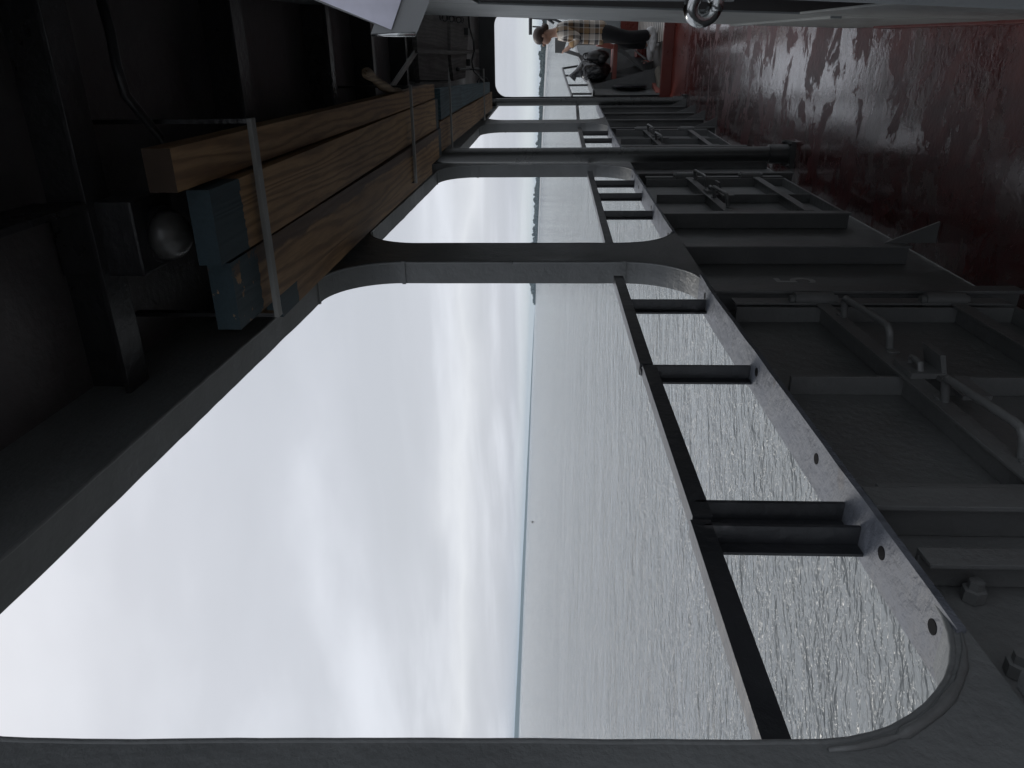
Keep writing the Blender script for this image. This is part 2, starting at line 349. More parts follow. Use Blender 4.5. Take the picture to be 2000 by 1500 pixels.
# low island with a wood; widened pale beach also paints calm-water sheen
def shore_d(py): return 1500 + max(0, py-60)*5.4
M['sand_sheen'] = plain('pale_beach_and_sheen', (.42, .42, .41), .9)
M['reed'] = plain('tawny_reeds', (.24, .22, .16), .9)
s = MB(); prev = None
for k in range(70):
    py = 592 - k*9.2
    D = shore_d(py); tp = min(1, k/6)
    cur = [sea_at(py, D*.82, -.2), sea_at(py, D*.9, .7*tp), sea_at(py, D*1.03, 3.0*tp+.1), sea_at(py, D*1.2, -.2)]
    if prev:
        for i in range(3): s.face([prev[i], cur[i], cur[i+1], prev[i+1]])
    prev = cur
struct(s.obj('shore', 'sand_sheen', smooth='all'))
M['leaf'] = plain('far_foliage', (.045, .06, .05), .9)
tw = MB(); rg = random.Random(3)
def tree_clump(py, D, H):
    c0 = sea_at(py, D, 2.0); bas = [sx*math.cos(a)+sy*math.sin(a) for a in (0, 2.1, 4.2)]
    for q in range(5):
        hh = H*rg.uniform(.45, 1.0); r = H*rg.uniform(.22, .45)
        cc = c0 + sx*rg.uniform(-.6, .6)*H*.8 + sy*rg.uniform(-.4, .4)*H + SN*(hh-r*.7)
        tw.blob(cc, (r, r, r*rg.uniform(.7, 1.2)), 1, .5, 2.2, rg.uniform(0, 90))
    for q in range(13):
        r = H*rg.uniform(.26, .42); tw.blob(c0 + sx*rg.uniform(-.9, .9)*H + SN*r*.6, (r, r, r), 1, .4, 2, rg.uniform(0, 90))
py = 590.
while py > -30:
    D = shore_d(py)*1.05
    H = (1.5+1.3*min(1, max(0, (py-220)/200)))*(9 + 5*noise.noise(V((py*.03, 0, 0))) + 4*noise.noise(V((py*.13, 5, 0)))) * min(1, .45+(590-py)/60)*(1.0+.25*(py > 470))
    tree_clump(py, D, max(4, H)); py -= max(1.2, H*.55/D*FOC*.75)
to = tw.obj('wood', 'leaf'); to['kind'] = 'stuff'; tag(to, 'low dark line of trees along the distant island shore', 'wood')
b = MB(); p = sea_at(1019, 700, 0)
b.tube([p-SN*.3, p+SN*.5, p+SN*1.0, p+SN*2.2], [1.1, 1.1, .35, .2], 12)
tag(b.obj('buoy', 'black', smooth=40), 'tiny dark buoy floating far out on the grey water', 'buoy')

# the damp air between the ship and the far shores
hzb = MB(); cs = [sea(x, y, z) for z in (-3, 85) for x, y in ((-13500, -13500), (13500, -13500), (13500, 13500), (-13500, 13500))]
hzb.hexa(cs); hm = bpy.data.materials.new('damp_air'); hm.use_nodes = True; ht_ = hm.node_tree
ht_.nodes.remove(ht_.nodes['Principled BSDF']); pv = ht_.nodes.new('ShaderNodeVolumePrincipled')
pv.inputs['Color'].default_value = (.66, .84, 1, 1); pv.inputs['Density'].default_value = 6.5e-5; ht_.links.new(pv.outputs[0], ht_.nodes['Material Output'].inputs['Volume'])
ho = hzb.obj('haze', hm); ho['kind'] = 'stuff'; ho['label'] = 'thin damp haze over the water and far shores'

# ================================================================== THE SHIP'S SIDE
POSTS = [(.0, .56), (2.753, 3.05), (5.335, 5.63), (7.917, 8.2), (9.58, 9.98)]       # solid post spans along the side
TH = .085; Z_LOW = 1.035; RC = .25
sw = thing('ship_side_wall', 'grey steel ship side with large rounded openings above a dark bulwark', 'ship side', (hull(2), 2, 0))
wallm = MB()
def rbox_r(ax, ay, r, ang):
    lo, hi = 0, 20; c, s_ = math.cos(ang), math.sin(ang)
    for _ in range(40):
        m_ = (lo+hi)/2; x, y = abs(c*m_)-(ax-r), abs(s_*m_)-(ay-r)
        d = math.hypot(max(x, 0), max(y, 0)) + min(max(x, y), 0) - r
        if d > 0: hi = m_
        else: lo = m_
    return lo
def warp(Y, zl):       # local height 0..1.33 of the opening -> world z, the roof line falls forward
    z0 = zsill(Y); k = (ztop(Y)-z0)/1.33
    return z0 + zl*k if zl > 0 else z0 + zl
LEAN = .03; RIMS = []; BEAD = []
def bay(y0, y1, h0, h1, TH=TH):
    """one bay of plating y0..y1 with a round-cornered opening h0..h1; returns the hole outline"""
    cy, cz = (h0+h1)/2, .665; ax, ay = (h1-h0)/2, .665
    angs = [2*math.pi*k/260 for k in range(260)]
    top, bot = .665+.26, .665+.012
    for yy in (y0, y1):
        for zz_ in (top, -bot): angs.append(math.atan2(zz_, yy-cy) % (2*math.pi))
    angs = sorted(set(angs)); hole, outer = [], []
    for a in angs:
        rr_ = rbox_r(ax, ay, RC, a)
        wv =   .0028*noise.noise(V((math.cos(a)*9+cy*7, math.sin(a)*9, rr_*3))) +   .0006*noise.noise(V((math.cos(a)*60+cy, math.sin(a)*60, 1)))
        hz_ = cz+math.sin(a)*(rr_+wv); lean = -LEAN*(hz_-.57)*max(0, -math.cos(a)) if h0 == .60 else 0
        hole.append((cy+math.cos(a)*(rr_+wv)+lean, hz_))
        c, s_ = math.cos(a), math.sin(a); k = 1e9
        if c > 1e-9: k = min(k, (y1-cy)/c)
        if c < -1e-9: k = min(k, (y0-cy)/c)
        if s_ > 1e-9: k = min(k, top/s_)
        if s_ < -1e-9: k = min(k, bot/-s_)
        outer.append((cy+c*k, cz+s_*k))
    n = len(angs); q = lambda p, off: V((hull(p[0])+off, p[0], warp(*p)))
    bmv = {}
    for key, lst, off in (('hi', hole, 0), ('ho', hole, -TH), ('oi', outer, 0), ('oo', outer, -TH)):
        bmv[key] = [wallm.b.verts.new(q(p, off)) for p in lst]
    if y0 > 0:
        rim = MB(); pts = [q(p, -.003) for p in hole]; rim.tube(pts+pts[:1], .0048, 8); RIMS.append(rim)
        if h0 < 1:
            bd = MB(); ar = [(a, b) for a, b in hole if a < h0+RC*1.02 and b < RC*1.0]; cxy = (h0+RC, RC)
            P_ = []
            for a, b in ar:
                k = math.hypot(a-cxy[0], b-cxy[1]) or 1; P_.append(q((a+(a-cxy[0])/k*.012, b+(b-cxy[1])/k*.012), .001))
            P_.sort(key=lambda v: v.y); bd.tube(P_, [max(.0015, (.0055+.0045*noise.noise(v*55)+.002*noise.noise(v*160))*min(1, .15+3*(k_+1)/len(P_), .15+3*(len(P_)-k_)/len(P_))) for k_, v in enumerate(P_)], 8); BEAD.append(bd)
    for i in range(n):
        j = (i+1) % n
        for A, B in (('oi', 'hi'), ('hi', 'ho'), ('ho', 'oo')):
            wallm.b.faces.new((bmv[A][i], bmv[A][j], bmv[B][j], bmv[B][i]))
    return hole
BAYS = [(-2.45, .28, -2.15, .0), (.28, 2.90, .60, 2.753), (2.90, 5.48, 3.05, 5.335), (5.48, 8.05, 5.63, 7.917), (8.05, 10.28, 8.2, 10.2, .03)]
for bb in BAYS: bay(*bb)
wo_ = wallm.obj('wall_plate', 'frame', sw)
for rim in RIMS: rim.obj('rolled_edge', 'frame', sw, smooth='all')
for bd in BEAD: bd.obj('weld_bead', 'bulwark', sw, smooth='all')
# weld seams where the corner castings meet the straight flat bars
for (a_, b_, h0, h1, *_) in BAYS[1:]:
    for Y, zl, along in ((h1, 1.33-RC, 0), (h1-RC, 1.33, 1), (h1, RC, 0), (h0+RC, 1.33, 1), (h1-RC, 0.0, 1), (h0+RC, 0, 1)):
        m_ = MB(); z = warp(Y, max(zl, 1e-4)); sg = 1 if zl > .6 else -1
        if h1 > 10: continue
        if along: m_.bar((hull(Y)+.002, Y, z-sg*.001), (hull(Y)-TH-.002, Y, z-sg*.001), .014, .008)
        else: m_.bar((hull(Y)+.002, Y-.001, z), (hull(Y)-TH-.002, Y-.001, z), .014, .008, (0, 1, 0))
        m_.obj('weld_seam', 'frame', sw)
# sill plates; black discs paint the shade inside the bolt holes
for (a_, b_, h0, h1, *_) in BAYS[1:]:
    y0, y1 = h0+RC*.75, h1-RC*.8
    m_ = MB(); n = 24
    for i in range(n):
        ya, yb = y0+(y1-y0)*i/n, y0+(y1-y0)*(i+1)/n
        e0, e1 = .004*noise.noise(V((ya*7, 2, 0))), .004*noise.noise(V((yb*7, 2, 0)))
        za, zb = zsill(ya)+.006, zsill(yb)+.006
        m_.hexa([(hull(ya)-TH-.012+e0, ya, za-.012), (hull(ya)+.008+e0, ya, za-.012), (hull(yb)+.008+e1, yb, zb-.012), (hull(yb)-TH-.012+e1, yb, zb-.012),
                 (hull(ya)-TH-.012+e0, ya, za), (hull(ya)+.008+e0, ya, za), (hull(yb)+.008+e1, yb, zb), (hull(yb)-TH-.012+e1, yb, zb)])
    bmesh.ops.remove_doubles(m_.b, verts=m_.b.verts, dist=1e-5)
    sp = m_.obj('sill_plate', 'sill', sw)
    hs = [y0+.05, y0+.22, y0+.53, y0+.98, y1-.12] if h0 < 1 else [y0+.1, y0+.75, y1-.5, y1-.08]
    for Y in hs:
        m_ = MB(); m_.lathe((hull(Y)-.034, Y, zsill(Y)+.005), (0, 0, 1), [(.0005, .0115), (.002, .0115)], 16)
        m_.obj('bolt_hole_shade', 'dark', sp, smooth=30)
# bulwark plating outside the stiffeners
m_ = MB(); n = 50
for i in range(n):
    ya, yb = -2.45+12.75*i/n, -2.45+12.75*(i+1)/n; o_ = -.082
    m_.hexa([(hull(ya)+o_-.01, ya, sheer(ya)-.1), (hull(ya)+o_, ya, sheer(ya)-.1), (hull(yb)+o_, yb, sheer(yb)-.1), (hull(yb)+o_-.01, yb, sheer(yb)-.1),
             (hull(ya)+o_-.01, ya, zsill(ya)-.014), (hull(ya)+o_, ya, zsill(ya)-.014), (hull(yb)+o_, yb, zsill(yb)-.014), (hull(yb)+o_-.01, yb, zsill(yb)-.014)])
bmesh.ops.remove_doubles(m_.b, verts=m_.b.verts, dist=1e-5)
m_.obj('bulwark_plate', 'bulwark', sw)
# stiffeners (web and flange), knees at their feet
STIFF = [-.16, .47, 1.13, 2.42, 3.03, 3.70, 5.0, 5.62, 6.28, 7.58, 8.2, 8.8, 9.45, 10.1]
for Y in STIFF:
    m_ = MB(); X = hull(Y); z0, z1 = sheer(Y)+(.12 if Y > 2.9 and Y < 4 else .02), zsill(Y)-.016
    m_.box(X-.081, X-.012, Y-.005, Y+.005, z0, z1); m_.box(X-.012, X-.002, Y-.032, Y+.032, z0, z1)
    st = m_.obj('stiffener', 'bulwark', sw, bevel=.0025)
    if Y in (3.03, 5.62, 8.2, 8.8, 9.45, 7.58):
        m_ = MB(); zf = sheer(Y)
        m_.prism([(X-.001, Y+.02, zf+.21), (X-.001, Y+.02, zf+.006), (X+.085, Y+.02, zf+.006)], (0, .01, 0))
        m_.obj('gusset', 'bulwark', sw)
# heavy knee under the nearest post
m_ = MB()
m_.prism([(hull(0)-.004, .1, 1.02), (hull(0)-.004, .70, 1.02), (hull(0)-.004, .66, .98), (hull(0)-.004, .1, .98)], (.03, 0, 0))
m_.obj('knee_ledge', 'frame', sw, bevel=.004)
for Y, z in ((.955, .97), (.80, .99)):
    m_ = MB(); m_.lathe((hull(Y)-.08, Y, z-.05), (1, 0, 0), [(0, .018), (.02, .018), (.021, .012), (.035, .012)], 6); m_.obj('bolt_head', 'bulwark', sw)
m_ = MB(); m_.box(hull(1)-.08, hull(1)-.02, .985, .995, .02, 1.0); m_.box(hull(1)-.02, hull(1)-.012, .95, .995, .02, 1.0); m_.obj('angle_stiffener', 'bulwark', sw, bevel=.002)
# the stencilled number between two stiffeners
tcv = bpy.data.curves.new('number', 'FONT'); tcv.body = '5'; tcv.size = .215; tcv.align_x = 'CENTER'; tcv.extrude = .0008
to_ = bpy.data.objects.new('number_tmp', tcv); C.objects.link(to_)
bpy.context.view_layer.update()
me = bpy.data.meshes.new_from_object(to_.evaluated_get(bpy.context.evaluated_depsgraph_get())); bpy.data.objects.remove(to_)
# text lies in XY: map text x -> +Y, text y -> +Z, normal -> +X
for v in me.vertices: v.co = V((hull(2.7)-.0810+v.co.z, 2.79+v.co.x*.8, .555+v.co.y))
me.materials.append(M['number']); no = bpy.data.objects.new('stencilled_number', me); C.objects.link(no); no.parent = sw; no.matrix_parent_inverse = pinv(sw); no['label'] = 'faded stencilled number 5'

# freeing port doors, hinged on their forward edge
def port_door(y0, y1):
    dz = sheer((y0+y1)/2); X = hull((y0+y1)/2)
    sk = (hull(y1)-hull(y0))/(y1-y0)
    def P(y, z, o): return (hull(y0)+sk*(y-y0)-.08+o, y, z+sheer(y))
    def plate(y_0, y_1, z_0, z_1, o0, o1, za=None, zb=None):
        m_ = MB(); za = za or (0, 0)
        m_.hexa([P(y_0, z_0+za[0], o0), P(y_1, z_0+za[1], o0), P(y_1, z_0+za[1], o1), P(y_0, z_0+za[0], o1), P(y_0, z_1+za[0], o0), P(y_1, z_1+za[1], o0), P(y_1, z_1+za[1], o1), P(y_0, z_1+za[0], o1)])
        return m_
    d = plate(y0, y1, .10, .99, .004, .014).obj('port_door', 'bulwark', sw)
    ym = y0+(y1-y0)*.47
    D = .064
    for (zc, ta, tb) in ((.70, -.01, .01), (.29, 0, 0)):
        plate(y0+.01, y1-.03, zc-.007, zc+.007, .0142, D, (ta, tb)).obj('rib', 'bulwark', d, bevel=.002)
        plate(y0+.01, y1-.03, zc-.022, zc+.022, D+.0004, D+.008, (ta, tb)).obj('rib_flange', 'bulwark', d, bevel=.002)
        m_ = MB(); yy = y1+.005; c = V(P(yy, zc+.03, .075))
        m_.tube([c-V((0, 0, .075)), c-V((0, 0, .06)), c-V((0, 0, .06)), c+V((0, 0, .06)), c+V((0, 0, .06)), c+V((0, 0, .075))], [.014, .014, .023, .023, .014, .014], 14)
        m_.bar(c+V((-.06, .02, 0)), c+V((0, 0, 0)), .06, .012, (0, 1, 0)); m_.obj('hinge', 'bulwark', d, smooth=35)
    for yy, t_ in ((y1-.035, 0), (ym, 1), (y0+.015, 0)):
        plate(yy-.006, yy+.006, .11, .98, .0142, D-.002).obj('rib', 'bulwark', d, bevel=.002)
    plate(y1-.02, y1+.04, .12, .98, D, D+.006).obj('hinge_strip', 'bulwark', d, bevel=.002)
    plate(y0+.01, y1-.03, .11, .125, .0142, D).obj('rib', 'bulwark', d, bevel=.002)
    # handles: bent rod standing on the upper rib
    for ya, yb, zc in ((y1-.43, y1-.16, .685), (y0+.10, y0+.36, .685)):
        m_ = MB(); a_, b_ = V(P(ya, zc-.012, D+.008)), V(P(yb, zc+.006, D+.008)); o = V((.062, 0, .012))
        pts = [a_]; 
        for f in (.55, .8): pts.append(a_+o*f)
        pts += [a_+o*.97+V((0, .012, 0)), a_+o+V((0, .035, 0)), b_+o-V((0, .035, 0)), b_+o*.97-V((0, .012, 0)), b_+o*.8, b_+o*.5, b_]
        m_.tube(pts, .0098, 12)
        m_.lathe(a_-V((0, .02, 0)), (1, 0, 0), [(0, .016), (.004, .016), (.005, .009)], 12); m_.lathe(b_+V((0, .02, 0)), (1, 0, 0), [(0, .016), (.004, .016), (.005, .009)], 12)
        m_.obj('handle', 'bulwark', d, smooth=50)
    lt_ = MB(); c = V(P(ym-.02, .66, D+.0085))
    lt_.box(c.x, c.x+.014, c.y-.02, c.y+.075, c.z-.035, c.z+.05); lt_.box(c.x, c.x+.010, c.y-.14, c.y-.021, c.z-.075, c.z-.01)
    lt_.hexa([c+V((.0142, -.018, -.033)), c+V((.0142, .072, -.033)), c+V((.06, .072, -.02)), c+V((.06, -.018, -.02)), c+V((.0142, -.018, -.021)), c+V((.0142, .072, -.021)), c+V((.06, .072, -.008)), c+V((.06, -.018, -.008))])
    lt_.tube([c+V((.012, .0, .02)), c+V((.03, .006, .022)), c+V((.034, .027, .024)), c+V((.03, .048, .022)), c+V((.012, .054, .02))], .008, 10); lt_.obj('latch', 'bulwark', d, smooth=35)
for k in range(3): port_door(1.18+2.58*k, 2.30+2.58*k)

# guard rails of flat bar standing in the openings
def guard_rail(label, y0, y1, stan, zr=1.335, drop=0.0, sections=None):
    t = thing('guard_rail', label, 'guard rail', (hull((y0+y1)/2)-.03, (y0+y1)/2, zsill((y0+y1)/2)), 'black guard rails in the side openings')
    X = lambda Y: hull(Y)-.045
    for a_, b_, dz in (sections or [(y0, y1, 0)]):
        m_ = MB(); m_.bar((X(a_), a_, zr+sheer(a_)+dz-.018), (X(b_), b_, zr+sheer(b_)+dz-.018+drop), .012, .036)
        m_.bar((X(a_)-.016, a_, zr+sheer(a_)+dz-.003), (X(b_)-.016, b_, zr+sheer(b_)+dz-.003+drop), .022, .006); m_.obj('top_bar', 'black', t, bevel=.0015)
        if sections and a_ > y0:
            m_ = MB(); zt2 = zr+sheer(a_)+dz-.004; m_.tube([(X(a_)-.016, a_-.006, zt2+.002), (X(a_)-.016, a_-.006, zt2-.004), (X(a_)-.017, a_-.005, zt2-.05), (X(a_)-.017, a_-.005, zt2-.056)], [.009, .0115, .0115, .008], 12); m_.obj('end_pin', 'black', t, smooth=40)
    for Y in stan:
        m_ = MB(); z0, z1 = zsill(Y)+.0065, zr+sheer(Y)-.02
        m_.box(X(Y)-.03, X(Y)+.006, Y-.004, Y+.004, z0, z1); m_.box(X(Y)-.036, X(Y)-.030, Y-.030, Y+.004, z0, z1)
        m_.obj('stanchion', 'black', t, bevel=.0015)
guard_rail('nearest and longest black guard rail, three joined sections in the largest opening', .5, 2.70, [1.165, 1.09, 1.825, 2.41], sections=[(.50, 1.105, 0), (1.115, 1.825, -.006), (1.835, 2.70, .0)])
guard_rail('black guard rail in the second opening, just beyond the nearest wide post', 3.08, 5.30, [3.93, 4.46, 4.93])
guard_rail('black guard rail in the opening just past the thick pipe', 5.66, 7.90, [7.08, 7.63])
guard_rail('short bent black guard rail in the farthest side opening', 8.2, 10.0, [], drop=-.03)

# ================================================================== DECK, ROOF
m_ = MB(); n = 60
vs = []
for i in range(n+1):
    Y = -2.6+12.9*i/n
    vs.append([m_.b.verts.new((hull(Y)-.08+f*(.75-hull(Y)+.08), Y, sheer(Y)+.004*noise.noise(V((f*3, Y*1.3, 0))))) for f in [k/14 for k in range(15)]])
for a_, b_ in zip(vs, vs[1:]):
    for k in range(14): m_.b.faces.new((a_[k], a_[k+1], b_[k+1], b_[k]))
struct(m_.obj('deck', 'deck', smooth='all'))
m_ = MB()
m_.hexa([(-.82, .5, zceil(.5)), (2.2, .5, zceil(.5)), (2.2, 10.4, zceil(10.4)), (-.82, 10.4, zceil(10.4)), (-.82, .5, zceil(.5)+.05), (2.2, .5, zceil(.5)+.05), (2.2, 10.4, zceil(10.4)+.05), (-.82, 10.4, zceil(10.4)+.05)])
struct(m_.obj('ceiling', 'ceiling'))
BEAM_LABELS = {1.58: 'nearest dark deckhead beam, above the inboard plank end', 2.47: 'dark deckhead beam with a lighter flange, second from the camera', 3.42: 'third dark deckhead beam, above the middle of the long planks',
               4.18: 'fourth dark deckhead beam, beside the broken pole', 5.05: 'fifth dark deckhead beam, next to the weathered boards'}
for Y, lb in BEAM_LABELS.items():
    m_ = MB(); z = zbeam(Y); w_ = .09 if Y < 3 else .06
    m_.box(-.70 if Y < 3 else -.62, 1.2, Y-w_/2, Y+w_/2, z, z+.012); m_.box(-.70 if Y < 3 else -.62, 1.2, Y-.006, Y+.006, z+.012, z+.112)
    t = thing('ceiling_beam', lb, 'beam', (0, Y, z), 'dark beams under the deckhead'); m_.obj('flange_and_web', 'beam', t, bevel=.002)
    if Y > 3: m_ = MB(); m_.prism([(-.695 if Y < 3 else -.615, Y-.004, z), (-.48, Y-.004, z-.001), (-.695 if Y < 3 else -.615, Y-.004, z-.16)], (0, .008, 0)); m_.obj('bracket', 'beam', t)
# welded deckhead seams
m_ = MB()
m_.box(-.275, -.262, .52, 1.53, zceil(1)-.13, zceil(1)+.0)
tag(m_.obj('ceiling_girder', 'beam'), 'thin fore-and-aft stiffener under the near deckhead, ending by the lamp box', 'girder')

# transverse portal at the forward end of the covered deck
PY = 10.3
pt = thing('portal_frame', 'dark steel frame with rounded corners closing the far end of the covered deck', 'portal', (0, PY, 0))
m_ = MB(); hl = [onY(*q, PY) for q in ((965, 165), (965, 58))]
x0, x1, zt = onY(1060, 189, PY).x, .58, 2.20
def arc(cx, cz, r, a0, a1, n=8): return [(cx+r*math.cos(rad(a0+(a1-a0)*i/n)), cz+r*math.sin(rad(a0+(a1-a0)*i/n))) for i in range(n+1)]
hole = [(x0, -.12)] + arc(x0+.16, zt-.16, .16, 180, 90) + arc(x1-.16, zt-.16, .16, 90, 0) + [(x1, -.12)]
XL = hull(PY)-.005
outl = [(XL, -.12)] + [(XL + (2.2-XL)*max(0, min(1, (i-4)/9)), zceil(PY)) if i > 3 else (XL, -.12+(zceil(PY)+.12)*i/3.) for i in range(1, len(hole)-1)] + [(2.2, -.12)]
A = [V((a_, PY, c_)) for a_, c_ in hole]; B = [V((a_, PY, c_)) for a_, c_ in outl]
for i in range(len(hole)-1):
    for off in (0, .06): m_.face([A[i]+V((0, off, 0)), A[i+1]+V((0, off, 0)), B[i+1]+V((0, off, 0)), B[i]+V((0, off, 0))])
    m_.face([A[i], A[i+1], A[i+1]+V((0, .06, 0)), A[i]+V((0, .06, 0))])
m_.obj('frame_plate', 'beam', pt)
m_ = MB(); m_.box(hull(PY)+.01, 2.2, PY-.02, PY+.06, -.16, .075); m_.obj('threshold', 'redpaint', pt, bevel=.006)
m_ = MB(); m_.hexa([(hull(PY)+.02, PY-.62, -.146), (2.2, PY-.62, -.146), (2.2, PY-.021, -.146), (hull(PY)+.02, PY-.021, -.146), (hull(PY)+.02, PY-.03, -.05), (2.2, PY-.03, -.05), (2.2, PY-.021, -.05), (hull(PY)+.02, PY-.021, -.05)]); m_.obj('fillet', 'redpaint', pt)

# two pipe columns
def pipe_column(label, px, r, Y):
    c = onY(1200, px, Y); z0, z1 = sheer(Y), zbeam(Y)+.1
    t = thing('pipe_column', label, 'column', (c.x, Y, z0), 'round pipe columns along the rail')
    lean = onY(900, px-.0, Y).x - c.x
    m_ = MB(); m_.tube([(c.x, Y, z0+.1), (c.x, Y, z1)], r, 24); m_.obj('pipe', 'pipe', t, smooth=40)
    m_ = MB(); m_.lathe((c.x, Y, z0+.03), (0, 0, 1), [(0, r*1.25), (.12, r*1.25), (.125, r)], 24); m_.obj('socket', 'pipe', t, smooth=40)
    m_ = MB(); m_.box(c.x-r*1.7, c.x+r*1.7, Y-r*1.7, Y+r*1.7, z0, z0+.03)
    for a_, b_ in ((1, 1), (1, -1), (-1, 1), (-1, -1)): m_.lathe((c.x+a_*r*1.4, Y+b_*r*1.4, z0+.03), (0, 0, 1), [(0, .012), (.014, .012), (.015, .006), (.02, .006)], 6)
    m_.obj('base_flange', 'pipe', t)
pipe_column('thick dark pipe column from deck to deckhead in the middle distance', 302.5, .049, 5.15)
pipe_column('paler slim pipe column at the far end, left of the portal', 198, .044, 9.55)

# ================================================================== DECKHOUSE SIDE (right edge of the standing view)
def wx(Y, z): return .043+.0235*Y+.04*z
dh = thing('deckhouse_wall', 'grey deckhouse wall with a black panel painting the shade of its door opening, seen edge-on beside the red deck', 'deckhouse', (wx(2, 0), 2, 0))
def wallpiece(name, y0, y1, z0, z1, mat, d0=0, d1=.5, bev=.004):
    m_ = MB(); p = lambda Y, z, d: (wx(Y, z)+d, Y, z)
    m_.hexa([p(y0, z0, d0), p(y0, z0, d1), p(y1, z0, d1), p(y1, z0, d0), p(y0, z1, d0), p(y0, z1, d1), p(y1, z1, d1), p(y1, z1, d0)])
    return m_.obj(name, mat, dh, bevel=bev)
wallpiece('wall_panel', 2.86, 4.43, -.06, 2.7, 'wall', 0, .8)
wallpiece('wall_panel', .95, 1.25, -.06, 2.7, 'wall')
wallpiece('lintel', 1.25, 2.86, 1.82, 2.7, 'wall', .001, .5)
wallpiece('sill', 1.25, 2.86, -.06, .72, 'wall', .001, .5)
wallpiece('doorway_shade_panel', 1.26, 2.85, .73, 1.81, 'dark', .006, .5)  # solid black panel, painted as the shade inside the door opening
wallpiece('coaming', .9, 3.9, -.055, .05, 'deckred', -.010, .02, .003)
wallpiece('rubbing_strip', 2.9, 4.40, .56, .60, 'wall', -.008, .02, .003)
# door leaf swung open, its edge close to the camera
dl = thing('open_door', 'light grey steel door leaf standing open at the picture edge', 'door', (.2, 1.12, .2))
A, B, D_ = onY(1440, -3, 1.1), onY(2010, 20.5, 1.1), onY(830, 0, 1.1)
m_ = MB(); m_.hexa([B, B+V((.35, 0, 0)), B+V((.35, .035, 0)), B+V((.012, .035, 0)), A, A+V((.35, 0, 0)), A+V((.35, .035, 0)), A+V((.012, .035, 0))]); m_.obj('lower_edge', 'wall', dl, bevel=.004)
A2, B2 = onY(700, -1, 1.1), onY(1435, 5, 1.1)
m_ = MB(); m_.hexa([B2, B2+V((.35, 0, 0)), B2+V((.35, .035, 0)), B2+V((.012, .035, 0)), A2, A2+V((.35, 0, 0)), A2+V((.35, .035, 0)), A2+V((.012, .035, 0))]); m_.obj('door_plate', 'wall', dl, bevel=.004)
# rounded steel eye that hooks the door back
hk = thing('door_hook', 'shiny rounded steel hook on the edge of the open door', 'hook', onY(1375, 5, 1.07))
c = onY(1374, 11, 1.05); vd = ray(1373, 16).normalized()
m_ = MB(); m_.torus(c, vd+V((.25, 0, .45)),   .0165, .0098, n=36, m=14); m_.obj('ring', 'steel', hk, smooth='all')
m_ = MB(); q0, q1 = onY(1400, 22, 1.045), onY(1398, -14, 1.06); m_.tube([q0, (q0+q1)/2+V((.002, -.004, 0)), q1], [.007, .0095, .011], 14); m_.obj('shank', 'steel', hk, smooth='all')
# notice in a clear sleeve
nt = thing('notice', 'white sheet in a grey plastic sleeve sticking out at the picture edge', 'notice', onY(750, 20, .8))
M['paper'] = plain('white_paper', (.62, .62, .72), .7); 
def sleeve_mat():
    m, t, b = new_mat('clear_plastic_sleeve'); b.inputs['Base Color'].default_value = (.22, .23, .235, 1); b.inputs['Roughness'].default_value = .25; b.inputs['Alpha'].default_value = .85
    a = nd(t, 'ShaderNodeTexNoise', Scale=30, Detail=3); t.links.new(mapped(t), a.inputs['Vector']); bp = nd(t, 'ShaderNodeBump', Strength=.3, Distance=.004); t.links.new(a.outputs[0], bp.inputs['Height']); t.links.new(bp.outputs[0], b.inputs['Normal'])
    return m
M['sleeve'] = sleeve_mat()
m_ = MB(); m_.prism([onY(*q, .80) for q in ((560, -26), (764, 58), (800, -50), (560, -50))], (0, .0012, 0)); m_.obj('sheet', 'paper', nt)
m_ = MB(); m_.prism([onY(*q, .803) for q in ((548, -26), (731, 47), (724, 67), (813, 67), (838, 5), (850, -50), (550, -50))], (0, .002, 0)); m_.obj('sleeve', 'sleeve', nt)
m_ = MB(); m_.tube([onY(726, 68.5, .803), onY(770, 67.5, .803), onY(811, 67, .803)], [.0012, .002, .0022], 8); m_.obj('folded_edge', 'steel', nt, smooth='all')

# ================================================================== OVERHEAD: planks, rack, lamp, pole, boards
def plank(label, xs0, xs1, y0, y1, th, mat, dz=0, bev=.008, twist=0, group='planks stowed under the deckhead'):
    m_ = MB(); n = 14; rings = []
    (a0, a1), (b0, b1) = xs0, xs1
    for i in range(n+1):
        f = i/n; Y = y0+(y1-y0)*f; xa, xb = a0+(b0-a0)*f, a1+(b1-a1)*f; z = zplank(Y)+dz+.006*math.sin(f*5+a0*20)
        sk = twist*f
        rings.append([(xa, Y, z), (xb, Y, z+sk), (xb, Y, z+th+sk), (xa, Y, z+th)])
    vs = [[m_.b.verts.new(p) for p in r] for r in rings]
    for a_, b_ in zip(vs, vs[1:]):
        for k in range(4): m_.b.faces.new((a_[k], a_[(k+1) % 4], b_[(k+1) % 4], b_[k]))
    m_.b.faces.new(vs[0]); m_.b.faces.new(vs[-1][::-1])
    sharp = [e for e in m_.b.edges if e.calc_face_angle(0) > .6]
    bmesh.ops.bevel(m_.b, geom=sharp, offset=bev, segments=2, affect='EDGES')
    o = m_.obj('plank', mat, None, smooth=25)
    if mat == 'plankplain':
        o.data.materials.append(M['endgrain'])
        for p in o.data.polygons:
            if abs(p.normal.y) > .8: p.material_index = 1
    return tag(o, label, 'plank', group)
def xz(px, py, Y): return onY(px, py, Y).x
plank('narrow inboard plank with a bare brown end, stowed highest', (-.235, -.150), (-.20, -.122), 1.49, 4.86, .058, 'plankplain', .015)
plank('wide middle plank with a blue painted end, between the narrow plank and the outboard plank', (-.405, -.243), (-.372, -.205), 1.57, 4.86, .05, 'plank')
plank('wide outboard plank with a chipped blue end, nearest the side opening', (-.575, -.415), (-.545, -.378), 1.63, 4.90, .055, 'plankchip', -.004)
